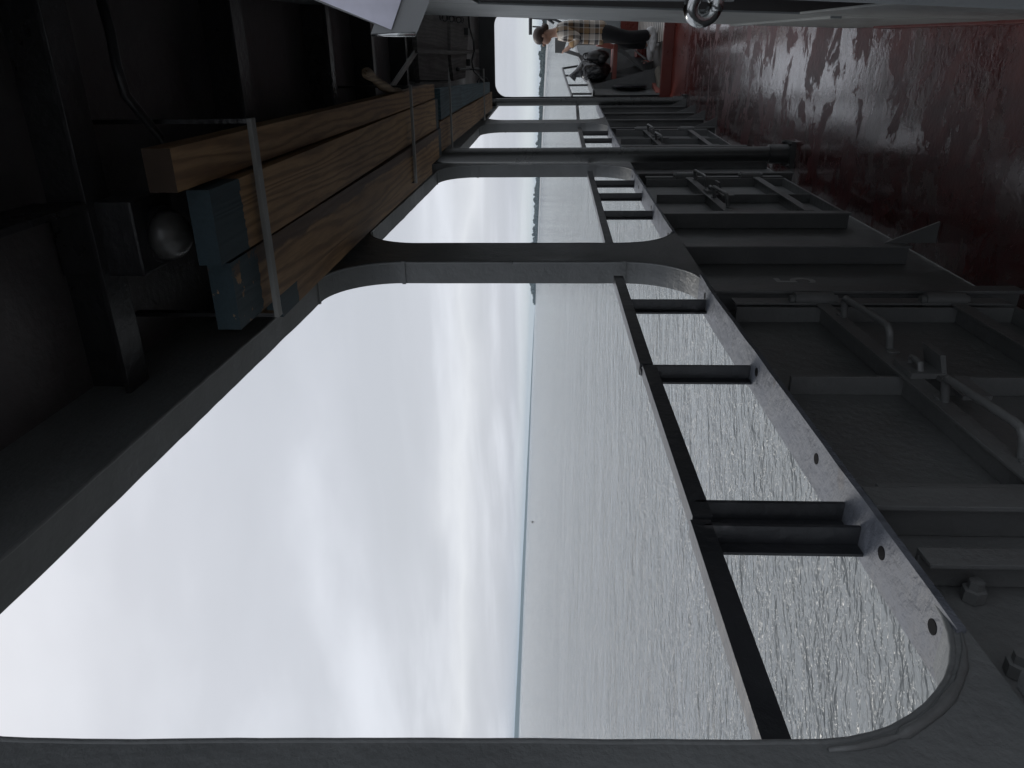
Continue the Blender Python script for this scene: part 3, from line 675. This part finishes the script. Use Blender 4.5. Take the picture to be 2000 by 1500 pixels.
plank('thin blue ended board tucked outboard of the other planks', (-.66, -.585), (-.63, -.56), 1.98, 4.7, .045, 'bluewood' if 0 else 'plankside', .035)
plank('far plank with its whole underside painted blue grey', (-.335, -.150), (-.30, -.20), 4.96, 8.6, .05, 'bluewood', .0)
plank('far brown plank beside the blue painted one, close to the side', (-.53, -.345), (-.49, -.31), 4.93, 9.0, .05, 'plankplain', .0)
RK = [(1.81, -.115, -.60, 'nearest grey hanger bar under the plank ends'), (3.86, -.10, -.565, 'grey hanger bar near the forward blue ends of the long planks'),
      (5.28, -.105, -.565, 'grey hanger bar across the blue painted far plank'), (7.75, -.06, -.53, 'farthest thin grey hanger bar by the far lamp')]
for Y, xa, xb, lb in RK:
    z = zplank(Y)-.022
    t = thing('rack_hanger', lb, 'hanger bar', (xa, Y, z), 'hanger bars carrying the planks')
    m_ = MB(); m_.box(xb, xa, Y-.014, Y+.014, z-.006, z+.006); m_.obj('cross_bar', 'zinc', t, bevel=.0015)
    for X in (xa-.006, xb+.006):
        m_ = MB(); m_.box(X-.005, X+.005, Y-.013, Y+.013, z+.0062, zceil(Y)); m_.obj('hanger', 'beam', t)
# bulkhead lamp with its mounting box
lt = thing('bulkhead_lamp', 'dark dusty glass lamp on a welded box under the near deckhead', 'lamp', (-.36, 1.75, 2.6), 'deckhead lamps')
zc = zceil(1.7)
q0, q1 = onY(150, 395, 1.56), onY(285, 540, 1.56)
m_ = MB(); m_.box(q1.x, q0.x, 1.56, 1.74, q1.z, zc); m_.obj('mounting_box', 'beam', lt, bevel=.006)
c = onY(322, 452, 1.66)
m_ = MB(); m_.box(c.x-.035, c.x+.035, 1.60, 1.67, c.z+.03, q1.z); m_.obj('terminal_box', 'beam', lt, bevel=.006)
M['dustglass'] = plain('dusty_lamp_glass', (.07, .07, .068), .3)
AX = V((-.1, -.25, -1)); c = onY(305, 455, 1.66)
m_ = MB(); m_.lathe(c, AX, [(-.03, .03), (-.012, .05), (0, .054), (.012, .058), (.013, .064), (.026, .064)], 24); m_.obj('rim', 'beam', lt, smooth=40)
m_ = MB(); m_.lathe(c+AX.normalized()*.0262, AX, [(0, .056), (.018, .055), (.036, .047), (.05, .031), (.057, .012), (.058, .001)], 24); m_.obj('glass', 'dustglass', lt, smooth='all')
lf = thing('bulkhead_lamp', 'small pale glass lamp at the far end of the planks', 'lamp', onY(948, 175, 8.9), 'deckhead lamps')
c = onY(944, 176, 8.9); M['paleglass'] = plain('pale_lamp_glass', (.55, .56, .56), .2)
m_ = MB(); m_.blob(c, (.06, .06, .055), 3, 0); m_.obj('glass', 'paleglass', lf, smooth='all')
m_ = MB(); m_.torus(c+V((.075, 0, .005)), (0, 1, .2), .06, .008); m_.lathe(c+V((0, 0, .03)), (0, 0, 1), [(0, .066), (.03, .066), (.1, .03), (.16, .03)], 16); m_.obj('guard', 'beam', lf, smooth=40)
# splintered pole
a_, b_ = onY(712, 140, 3.05), onY(785, 190, 4.1)
m_ = MB(); ps, rs = [], []
for i in range(13):
    f = i/12; p = a_.lerp(b_, f)+V((.006*math.sin(f*9), 0, .01*math.sin(f*6))); ps.append(p); rs.append((.019+.004*math.sin(f*17)) if i else .012)
m_.tube(ps, rs, 12)
for k in range(9):
    q = a_ + V((random.uniform(-.012, .012), 0, random.uniform(-.012, .012))); m_.tube([q+(b_-a_)*.02, q-(b_-a_)*random.uniform(.005, .03)], [.006, .001], 5)
tag(m_.obj('broken_pole', 'bark', None, smooth=50), 'peeled wooden pole with a splintered end lying above the planks', 'pole')
# weathered boards and batten under the deckhead
def zq(px, py, dz):        # point of sight on the plane of the beams lowered by dz
    d = ray(px, py); t = (2.55+.03*1.6-dz-EYE)/(d.z+.03*d.y); return EYEP+d*t
def ceil_board(name, label, cat, pts, dz, th, mat, group=None):
    q = [zq(*p, dz) for p in pts]; m_ = MB(); m_.prism(q, (0, 0, th)); return tag(m_.obj(name, mat), label, cat, group)
ceil_board('weathered_board', 'grey weathered board under the deckhead, nearer half with a ragged end', 'board', ((812, 20), (815, 95), (820, 162), (875, 162), (878, 20)), .02, .03, 'weathered', 'weathered boards')
ceil_board('weathered_board', 'grey weathered board under the deckhead, farther half by the dark portal', 'board', ((880, 20), (880, 105), (886, 158), (909, 152), (918, 20)), .045, .03, 'weathered', 'weathered boards')
ceil_board('batten', 'narrow grey batten nailed fore and aft across the weathered boards', 'batten', ((814, 96), (816, 103), (880, 107), (935, 103), (935, 97), (880, 99)), .065, .018, 'weathered')
ceil_board('strut', 'grey flat bar running aslant from the weathered boards to the planks', 'strut', ((812, 98), (816, 104), (773, 168), (764, 168)), .03, .012, 'zinc')
# cables
m_ = MB(); m_.tube([zq(*p, d) for p, d in (((195, -10), .0), ((215, 60), .02), ((228, 130), .035), ((245, 185), .045), ((285, 235), .05), ((310, 265), .04), ((328, 305), .02))], .011, 10)
tag(m_.obj('cable', 'beam', None, smooth='all'), 'thick painted cable sagging across the near deckhead', 'cable', 'deckhead cables')
m_ = MB(); m_.tube([zq(*p, .08) for p in ((915, 30), (917, 55), (925, 80), (926, 100), (921, 120), (925, 138), (936, 150), (945, 158))], .009, 8)
tag(m_.obj('cable', 'rubber', None, smooth='all'), 'thin black cable curving past the weathered boards to the far lamp', 'cable', 'deckhead cables')
m_ = MB(); m_.tube([zq(893, 135, .07), zq(935, 134, .07)], .008, 6); m_.blob(zq(894, 135, .07), (.018,)*3, 2, 0); tag(m_.obj('rod', 'rubber', None, smooth=40), 'short black rod with a knob hanging by the weathered boards', 'rod')
for px, py, lb in ((912, 62, 'small black clip box on the weathered boards, nearer the deckhouse'), (916, 122, 'small black clip box on the weathered boards, nearer the planks')):
    c = zq(px, py, .06); m_ = MB(); m_.box(c.x-.03, c.x+.03, c.y-.1, c.y+.1, c.z-.02, c.z+.02); tag(m_.obj('clip_box', 'rubber', None, bevel=.004), lb, 'clip', 'clip boxes')
ct = thing('chain', 'short dark chain hanging under the weathered boards by the deckhouse', 'chain', zq(880, 36, .07))
for k in range(7):
    c = zq(862+k*6.8, 33+k*1.0+(.8 if k % 2 else 0), .07); m_ = MB(); m_.torus(c, (0, 1, .3) if k % 2 else (0, .4, 1), .022, .006, n=14, m=6); m_.obj('link', 'rubber', ct, smooth='all')

# ================================================================== THE OPEN FOREDECK
FZ = .02
def grating_deck():
    m_ = MB(); m_.box(-1.2, 3.0, PY+.061, 18, FZ-.06, FZ); return struct(m_.obj('foredeck', M['foredk']))
def foredeck_mat():
    m, t, b = new_mat('worn_brown_foredeck'); L = t.links.new; P = mapped(t)
    a = nd(t, 'ShaderNodeTexNoise', Scale=3, Detail=7); L(P, a.inputs['Vector'])
    L(ramp(t, a.outputs[0], [(.35, (.06, .05, .042)), (.6, (.13, .115, .10))]), b.inputs['Base Color']); b.inputs['Roughness'].default_value = .35
    return m
M['foredk'] = foredeck_mat()
grating_deck()
# slatted grating the person stands on
gt = thing('deck_grating', 'pale wooden slatted grating under the person in the plaid shirt', 'grating', (.7, 12, FZ))
M['slat'] = plain('wet_pale_slats', (.42, .39, .35), .45)
m_ = MB(); m_.box(.22, 1.4, PY+.065, 14.2, FZ+.002, FZ+.0445); m_.obj('bed', 'rubber', gt)
for k in range(22):
    Y = PY+.09+k*.175; m_ = MB(); m_.box(.22, 1.4, Y, Y+.105, FZ+.0446, FZ+.0465); m_.obj('slat', 'slat', gt)
GZ = FZ+.045
# forward deckhouse / hatch trunk, grey with red base, behind the person
ht = thing('hatch_trunk', 'grey hatch trunk with a red base behind the person', 'hatch', (.9, 13.8, FZ))
c0, c1 = onY(1180, 66, 13.2), onY(1180, 20, 13.2); zr = onY(1212, 50, 13.2).z; zt_ = onY(1172, 50, 13.2).z
m_ = MB(); m_.box(c0.x, 2.6, 13.2, 14.4, zr, zt_); m_.obj('trunk', 'wall', ht, bevel=.01)
m_ = MB(); m_.box(c0.x-.02, 2.6, 13.18, 14.42, FZ, zr-.003); m_.obj('base', 'redpaint', ht, bevel=.01)
# bow bulwark, grey, curving in ahead
bw = thing('bow_bulwark', 'grey bow bulwark panel curving in beyond the side openings', 'bulwark', (-.3, 12, FZ))
def bwx(Y): return -.47 + .125*(Y-9.9) + .012*max(0, Y-11)**2
m_ = MB(); prev = None
for i in range(26):
    Y = 10.37+i*.20; zt2 = .90+.018*(Y-10); cur = [(bwx(Y)-.02, Y, FZ-.3), (bwx(Y), Y, FZ-.3), (bwx(Y), Y, zt2), (bwx(Y)-.02, Y, zt2)]
    if prev:
        for k in range(4): m_.face([prev[k], prev[(k+1) % 4], cur[(k+1) % 4], cur[k]])
    prev = cur
m_.obj('plating', 'bulwark', bw)
m_ = MB(); prev = None
for i in range(26):
    Y = 10.37+i*.20; zt2 = .905+.018*(Y-10); cur = [(bwx(Y)-.05, Y, zt2), (bwx(Y)+.06, Y, zt2), (bwx(Y)+.06, Y, zt2+.02), (bwx(Y)-.05, Y, zt2+.02)]
    if prev:
        for k in range(4): m_.face([prev[k], prev[(k+1) % 4], cur[(k+1) % 4], cur[k]])
    prev = cur
m_.obj('cap_rail', 'frame', bw)
for Y in (10.9, 11.5, 12.2, 12.9, 13.6):
    m_ = MB(); m_.prism([(bwx(Y)+.001, Y, .88), (bwx(Y)+.001, Y, FZ), (bwx(Y)+.26, Y, FZ), (bwx(Y)+.05, Y, .88)], (0, .012, 0)); m_.obj('stay', 'bulwark', bw)
# open rail above the bow bulwark
br = thing('bow_rail', 'thin black pipe rail above the bow bulwark', 'guard rail', (bwx(11), 11, .9), 'black guard rails in the side openings')
m_ = MB(); m_.tube([(bwx(Y)-.02, Y, 1.19+.018*(Y-10)+.012*(Y-10)) for Y in (10.37, 10.7, 11.1, 11.5, 12.1, 12.7)]+[(bwx(12.9)-.02, 12.95, 1.0)], .017, 8); m_.obj('top_bar', 'black', br, smooth=40)
for Y in (10.6, 11.3, 12.1):
    m_ = MB(); m_.tube([(bwx(Y)-.02, Y, .92), (bwx(Y)-.02, Y, 1.19+.03*(Y-10))], .014, 8); m_.obj('stanchion', 'black', br, smooth=40)
# bench
BY = 11.3
bn = thing('bench', 'faded red wooden bench on grey legs under the black bags', 'bench', onY(1260, 120, BY))
q = onY(1196, 155, BY), onY(1196, 86, BY)
xa, xb, zb = q[0].x, q[1].x, q[0].z
m_ = MB(); m_.box(xa, xb, BY-.02, BY+.40, zb-.055, zb); m_.obj('seat', 'redwood', bn, bevel=.008)
m_ = MB(); m_.hexa([(xb-.06, BY+.05, zb+.001), (xb+.0, BY+.05, zb+.001), (xb+.0, BY+.36, zb+.001), (xb-.06, BY+.36, zb+.001), (xb-.02, BY+.05, zb+.22), (xb+.05, BY+.05, zb+.22), (xb+.05, BY+.36, zb+.22), (xb-.02, BY+.36, zb+.22)]); m_.obj('armrest', 'redwood', bn, bevel=.006)
for X in (xa+.03, xb-.06):
    m_ = MB(); m_.box(X, X+.04, BY+.03, BY+.36, FZ, zb-.056); m_.obj('leg', 'bulwark', bn, bevel=.004)
m_ = MB(); m_.bar((xb-.05, BY+.0, zb-.06), (xa+.05, BY+.0, FZ+.05), .05, .03, (0, 1, 0)); m_.obj('brace', 'bulwark', bn)
# bags
def bag_mat():
    m, t, b = new_mat('black_bin_liner'); L = t.links.new; b.inputs['Base Color'].default_value = (.012, .012, .014, 1); b.inputs['Roughness'].default_value = .22; b.inputs['Coat Weight'].default_value = .6
    a = nd(t, 'ShaderNodeTexNoise', Scale=9, Detail=4, Distortion=1.5); L(mapped(t, (1, 1, .45)), a.inputs['Vector'])
    bp = nd(t, 'ShaderNodeBump', Strength=1, Distance=.05); L(a.outputs[0], bp.inputs['Height']); L(bp.outputs[0], b.inputs['Normal']); return m
M['bag'] = bag_mat()
c = onY(1160, 138, BY+.1)
m_ = MB(); m_.blob((c.x, BY+.15, c.z), (.165, .18, .225), 4, .22, 2.2, 4)
top = onY(1122, 146, BY+.1); m_.tube([(c.x, BY+.12, c.z+.15), ((c.x+top.x)/2, BY+.1, (c.z+top.z)/2+.08), tuple(top), (top.x-.05, BY+.1, top.z+.04)], [.12, .07, .045, .065], 12)
tag(m_.obj('bin_bag', 'bag', None, smooth='all'), 'shiny black rubbish bag standing on the red bench', 'bag')
c = onY(1168, 110, BY+.1)
bp_ = thing('backpack', 'small matt black backpack on the bench, between the rubbish bag and the person', 'backpack', (c.x, BY+.15, zb))
m_ = MB(); m_.blob((c.x, BY+.15, c.z), (.085, .14, .165), 3, .1, 2, 9); m_.obj('bag_body', 'rubber', bp_, smooth='all')
m_ = MB(); m_.blob((c.x-.03, BY+.05, c.z-.06), (.06, .07, .07), 3, .1, 2, 3); m_.obj('pocket', 'rubber', bp_, smooth='all')
m_ = MB(); m_.torus((c.x, BY+.12, c.z+.17), (0, 1, 0), .04, .01); m_.obj('strap', 'rubber', bp_, smooth='all')
# warping drum, rope-worn block and small fittings by the forward side
WY = 10.75
c = onY(1230, 170, WY)
wd = thing('warping_drum', 'black flanged warping drum beside the bow bulwark', 'winch drum', (c.x, WY, FZ))
m_ = MB(); m_.lathe((c.x+.03, WY+.05, c.z), (-1, 0, 0), [(0, .2), (.012, .235), (.028, .235), (.04, .16), (.08, .125), (.14, .12), (.16, .13)], 32); m_.obj('drum', 'black', wd, smooth=35)
m_ = MB(); m_.box(c.x-.14, c.x-.04, WY+.0, WY+.14, FZ, c.z-.1); m_.obj('pedestal', 'black', wd, bevel=.006)
m_ = MB(); p0, p1 = onY(1300, 128, 10.2), onY(1306, 190, 10.1)
m_.tube([onY(1286, 135, 10.9), onY(1294, 155, 10.8), onY(1298, 180, 10.7), onY(1297, 194, 10.6)], [.06, .085, .095, .09], 14)
for v in m_.b.verts: v.co += V((1, 1, 1))*.012*noise.noise(v.co*14)
M['rope'] = plain('dirty_grey_rope', (.19, .17, .14), .9)
tag(m_.obj('old_fender', M['rope'], None, smooth=50), 'frayed grey brown rope fender lying by the red threshold', 'fender')
m_ = MB(); a_, b_ = onY(1245, 122, 12.0), onY(1290, 185, 10.5); a_.z = FZ+.04; b_.z = FZ+.04; m_.bar(a_, b_, .06, .08)
tag(m_.obj('deck_curb', 'redwood', None, bevel=.006), 'faded red curb running aslant across the foredeck', 'curb')
# red box and white valve rod beyond
m_ = MB(); c = onY(1232, 105, 12.0); m_.box(c.x-.05, c.x+.22, 12, 12.3, FZ, FZ+.18); m_.box(c.x-.02, c.x+.2, 11.96, 12, FZ+.07, FZ+.12)
tag(m_.obj('red_box', 'redpaint', None, bevel=.006), 'small red box on the foredeck behind the bench', 'box')
m_ = MB(); m_.tube([onY(1240, 98, 11.2), onY(1262, 116, 11.1)], .011, 8); m_.tube([onY(1252, 120, 11.1), onY(1264, 121, 11.1)], .011, 8)
tag(m_.obj('valve_rod', 'zinc', None, smooth=40), 'pale bent rod standing on the foredeck near the person', 'rod')
# black steel frame ahead of the person
lf2 = thing('black_frame', 'black welded steel frame standing ahead beyond the person', 'frame', onY(1085, 50, 13.5))
pp = lambda x, y: onY(x, y, 13.5)
for n_, A_, B_, r_ in (('upright', (1036, 33), (1036, 68), .028), ('bar', (1036, 34), (1085, 38), .022), ('bar', (1040, 52), (1062, 53), .012), ('bar', (1062, 36), (1062, 55), .012), ('brace', (1065, 34), (1082, 46), .02), ('brace', (1078, 36), (1100, 46), .02), ('upright', (1078, 34), (1110, 36), .02)):
    m_ = MB(); m_.tube([pp(*A_), pp(*B_)], r_, 8); m_.obj(n_, 'black', lf2, smooth=40)
# open steel chock ahead of the person's hands
ck = thing('mooring_chock', 'grey slotted steel chock on the bow bulwark in front of the person', 'chock', onY(1110, 85, 11.9))
m_ = MB(); m_.hexa([onY(1084, 74, 11.9), onY(1084, 103, 11.9), onY(1100, 104, 11.9), onY(1108, 76, 11.9)] + [onY(1084, 74, 12.0), onY(1084, 103, 12.0), onY(1100, 104, 12.0), onY(1108, 76, 12.0)]); m_.obj('cheek', 'bulwark', ck)
m_ = MB(); m_.bar(onY(1100, 98, 11.9), onY(1132, 108, 11.9), .05, .11, (0, 1, 0)); m_.bar(onY(1132, 108, 11.9), onY(1142, 125, 11.9), .05, .09, (0, 1, 0)); m_.obj('horn', 'frame', ck)
m_ = MB(); m_.bar(onY(1165, 86, 11.9), onY(1110, 86, 11.9), .02, .03); m_.obj('post', 'zinc', ck)

# ================================================================== THE PERSON
PYP = 11.05
pr = thing('person', 'person in a brown plaid shirt, black trousers and white trainers looking down at their hands', 'person', onY(1281, 68, PYP))
PS = lambda x, y, dy=0: onY(x, y, PYP) + V((0, dy, 0))
base = pr.location
def skin(name, joints, edges, mat, parent, sub=2, root=0):
    me = bpy.data.meshes.new(name); me.from_pydata([j[0] for j in joints], edges, []); me.update()
    o = bpy.data.objects.new(name+'_tmp', me); C.objects.link(o)
    sm = o.modifiers.new('s', 'SKIN'); sm.use_smooth_shade = True
    for i, (p, r) in enumerate(joints):
        sv = me.skin_vertices[0].data[i]; sv.radius = r if isinstance(r, tuple) else (r, r); sv.use_root = (i == root)
    ss = o.modifiers.new('d', 'SUBSURF'); ss.levels = ss.render_levels = sub
    bpy.context.view_layer.update()
    m2 = bpy.data.meshes.new_from_object(o.evaluated_get(bpy.context.evaluated_depsgraph_get())); m2.name = name
    bpy.data.objects.remove(o)
    m2.materials.clear(); m2.materials.append(mat)
    for p in m2.polygons: p.use_smooth = True
    r = bpy.data.objects.new(name, m2); C.objects.link(r)
    if parent is not None: r.parent = parent; r.matrix_parent_inverse = pinv(parent)
    return r
M['skin'] = plain('skin', (.48, .29, .21), .5)
M['hair'] = plain('brown_hair', (.06, .04, .032), .45)
M['trousers'] = plain('black_cloth', (.009, .009, .011), .8)
M['shoe'] = plain('white_canvas', (.88, .88, .87), .6)
def plaid():
    m, t, b = new_mat('brown_plaid_flannel'); L = t.links.new
    tcn = nd(t, 'ShaderNodeTexCoord'); s_ = nd(t, 'ShaderNodeSeparateXYZ'); L(tcn.outputs['Object'], s_.inputs[0])
    def stripe(src, per, off):
        a = nd(t, 'ShaderNodeMath', operation='MULTIPLY_ADD'); L(src, a.inputs[0]); a.inputs[1].default_value = 1/per; a.inputs[2].default_value = off
        f = nd(t, 'ShaderNodeMath', operation='FRACT'); L(a.outputs[0], f.inputs[0]); return f.outputs[0]
    def cr_(src):
        r = nd(t, 'ShaderNodeValToRGB'); L(src, r.inputs[0]); r.color_ramp.interpolation = 'CONSTANT'; el = r.color_ramp.elements
        st = [(0, (.36, .21, .09)), (.30, (.75, .72, .66)), (.36, (.055, .05, .05)), (.60, (.75, .72, .66)), (.65, (.62, .55, .47)), (.92, (.03, .028, .028))]
        el[0].position, el[0].color = st[0][0], (*st[0][1], 1); el[1].position, el[1].color = st[1][0], (*st[1][1], 1)
        for p, c in st[2:]: q = el.new(p); q.color = (*c, 1)
        return r.outputs[0]
    hx_ = nd(t, 'ShaderNodeMath', operation='MULTIPLY_ADD'); L(s_.outputs['Y'], hx_.inputs[0]); hx_.inputs[1].default_value = .35; L(s_.outputs['X'], hx_.inputs[2])
    mx = nd(t, 'ShaderNodeMixRGB'); mx.inputs[0].default_value = .5; L(cr_(stripe(hx_.outputs[0], .19, .1)), mx.inputs[1]); L(cr_(stripe(s_.outputs['Z'], .21, .35)), mx.inputs[2])
    gm = nd(t, 'ShaderNodeGamma'); L(mx.outputs[0], gm.inputs[0]); gm.inputs[1].default_value = .85; L(gm.outputs[0], b.inputs['Base Color']); b.inputs['Roughness'].default_value = .85
    return m
M['plaid'] = plaid()
# joints: picture positions read at the person's distance; near side = -Y, far side = +Y
hip, waist, chest, neck0, neck1 = PS(1182, 66), PS(1150, 64), PS(1108, 63), PS(1086, 62), PS(1077, 65)
headc, chin = PS(1058, 71), PS(1070, 80)
sh = [PS(1096, 62, d) for d in (-.17, .17)]; el_ = [PS(1130, 74, -.24), PS(1130, 74, .22)]; wr = [PS(1110, 93, -.12), PS(1111, 94, .10)]
hj = [PS(1188, 69, -.09), PS(1188, 66, .09)]; kn = [PS(1228, 74, -.09), PS(1230, 82, .10)]; an = [PS(1274, 68, -.10), PS(1270, 86, .12)]
J = [(hip, .11), (waist, .10), (chest, (.13, .11)), (neck0, .055), (neck1, .05), (headc, (.085, .095)), (PS(1047, 71), .075)]
E_ = [(0, 1), (1, 2), (2, 3), (3, 4), (4, 5), (5, 6)]
for s_ in (0, 1):
    i = len(J); J += [(sh[s_], .06), (el_[s_], .042), (wr[s_], .026)]; E_ += [(2, i), (i, i+1), (i+1, i+2)]
    hd = (PS(1100, 101, -.05 if s_ == 0 else .04)); J += [(wr[s_].lerp(hd, .55), .03)]; E_ += [(i+2, i+3)]
    pal = wr[s_].lerp(hd, .55); fw = (hd-wr[s_]).normalized()
    for f in range(4):
        a0 = pal+V((0, (f-1.5)*.019, 0))+fw*.03; ln = (.055, .064, .06, .046)[f]
        k = len(J); J += [(a0, .0095), (a0+fw*ln*.6+V((0, 0, -.004)), .0085), (a0+fw*ln+V((0, 0, -.018)), .007)]; E_ += [(i+3, k), (k, k+1), (k+1, k+2)]
    th_ = pal+V((0, .032 if s_ == 0 else -.032, .012)); k = len(J); J += [(th_, .0105), (th_+fw*.03+V((0, 0, .014)), .009)]; E_ += [(i+3, k), (k, k+1)]
    i = len(J); J += [(hj[s_], .095), (kn[s_], .06), (an[s_], .042)]; E_ += [(0, i), (i, i+1), (i+1, i+2)]
body = skin('body', J, E_, M['skin'], pr, 2)
# face, ear
hd_ = PS(1058, 72)
m_ = MB(); fx = -1
m_.blob(hd_+V((-.02, 0, -.045)), (.075, .07, .085), 3, .03, 3); m_.blob(hd_+V((-.102, 0, -.03)), (.018, .013, .022), 2, 0); m_.blob(hd_+V((-.083, 0, -.078)), (.012, .026, .008), 2, 0)
m_.blob(hd_+V((.01, -.08, -.02)), (.02, .01, .032), 2, 0); m_.blob(hd_+V((.01, .08, -.02)), (.02, .01, .032), 2, 0)
m_.obj('face', 'skin', body, smooth='all')
for dy in (-.03, .03):
    m_ = MB(); m_.blob(hd_+V((-.088, dy, -.012)), (.008, .011, .006), 2, 0); m_.obj('eye', 'hair', body, smooth='all')
m_ = MB(); m_.blob(hd_+V((.015, 0, .032)), (.112, .096, .088), 3, .06, 4, 2); m_.blob(hd_+V((.085, 0, -.01)), (.045, .07, .06), 3, .08, 4, 5); m_.blob(hd_+V((.115, 0, -.045)), (.048, .045, .05), 3, .15, 6, 7)
m_.obj('hair', 'hair', pr, smooth='all')
# shirt
JS = [(PS(1186, 65), (.15, .165)), (PS(1172, 64), (.15, .165)), (PS(1150, 63), (.14, .155)), (PS(1115, 61), (.145, .15)), (PS(1096, 60), (.12, .13)), (PS(1084, 62), .07)]
ES = [(0, 1), (1, 2), (2, 3), (3, 4), (4, 5)]
for s_ in (0, 1):
    i = len(JS); JS += [(sh[s_], .088), (sh[s_].lerp(el_[s_], .55), .075), (el_[s_], .068), (el_[s_].lerp(wr[s_], .85), .052)]; ES += [(3, i), (i, i+1), (i+1, i+2), (i+2, i+3)]
shirt = skin('shirt', JS, ES, M['plaid'], pr, 2)
JT = [(PS(1160, 65), (.13, .14)), (PS(1186, 67), (.14, .15))]; ET = [(0, 1)]
for s_ in (0, 1):
    i = len(JT); JT += [(hj[s_]-V((0, 0, .06)), .105), (kn[s_], .092), (kn[s_].lerp(an[s_], .6), .082), (an[s_]+V((0, 0, .035)), .078)]; ET += [(1, i), (i, i+1), (i+1, i+2), (i+2, i+3)]
skin('trousers', JT, ET, M['trousers'], pr, 2)
for s_ in (0, 1):
    a0 = an[s_]; zf = GZ if s_ == 0 else GZ
    m_ = MB(); m_.blob((a0.x-.06, a0.y, zf+.05), (.15, .055, .052), 3, .06, 3, s_*4); m_.blob((a0.x+.035, a0.y, zf+.085), (.065, .048, .07), 3, .05, 3); sh_ = m_.obj('trainer', 'shoe', pr, smooth='all')
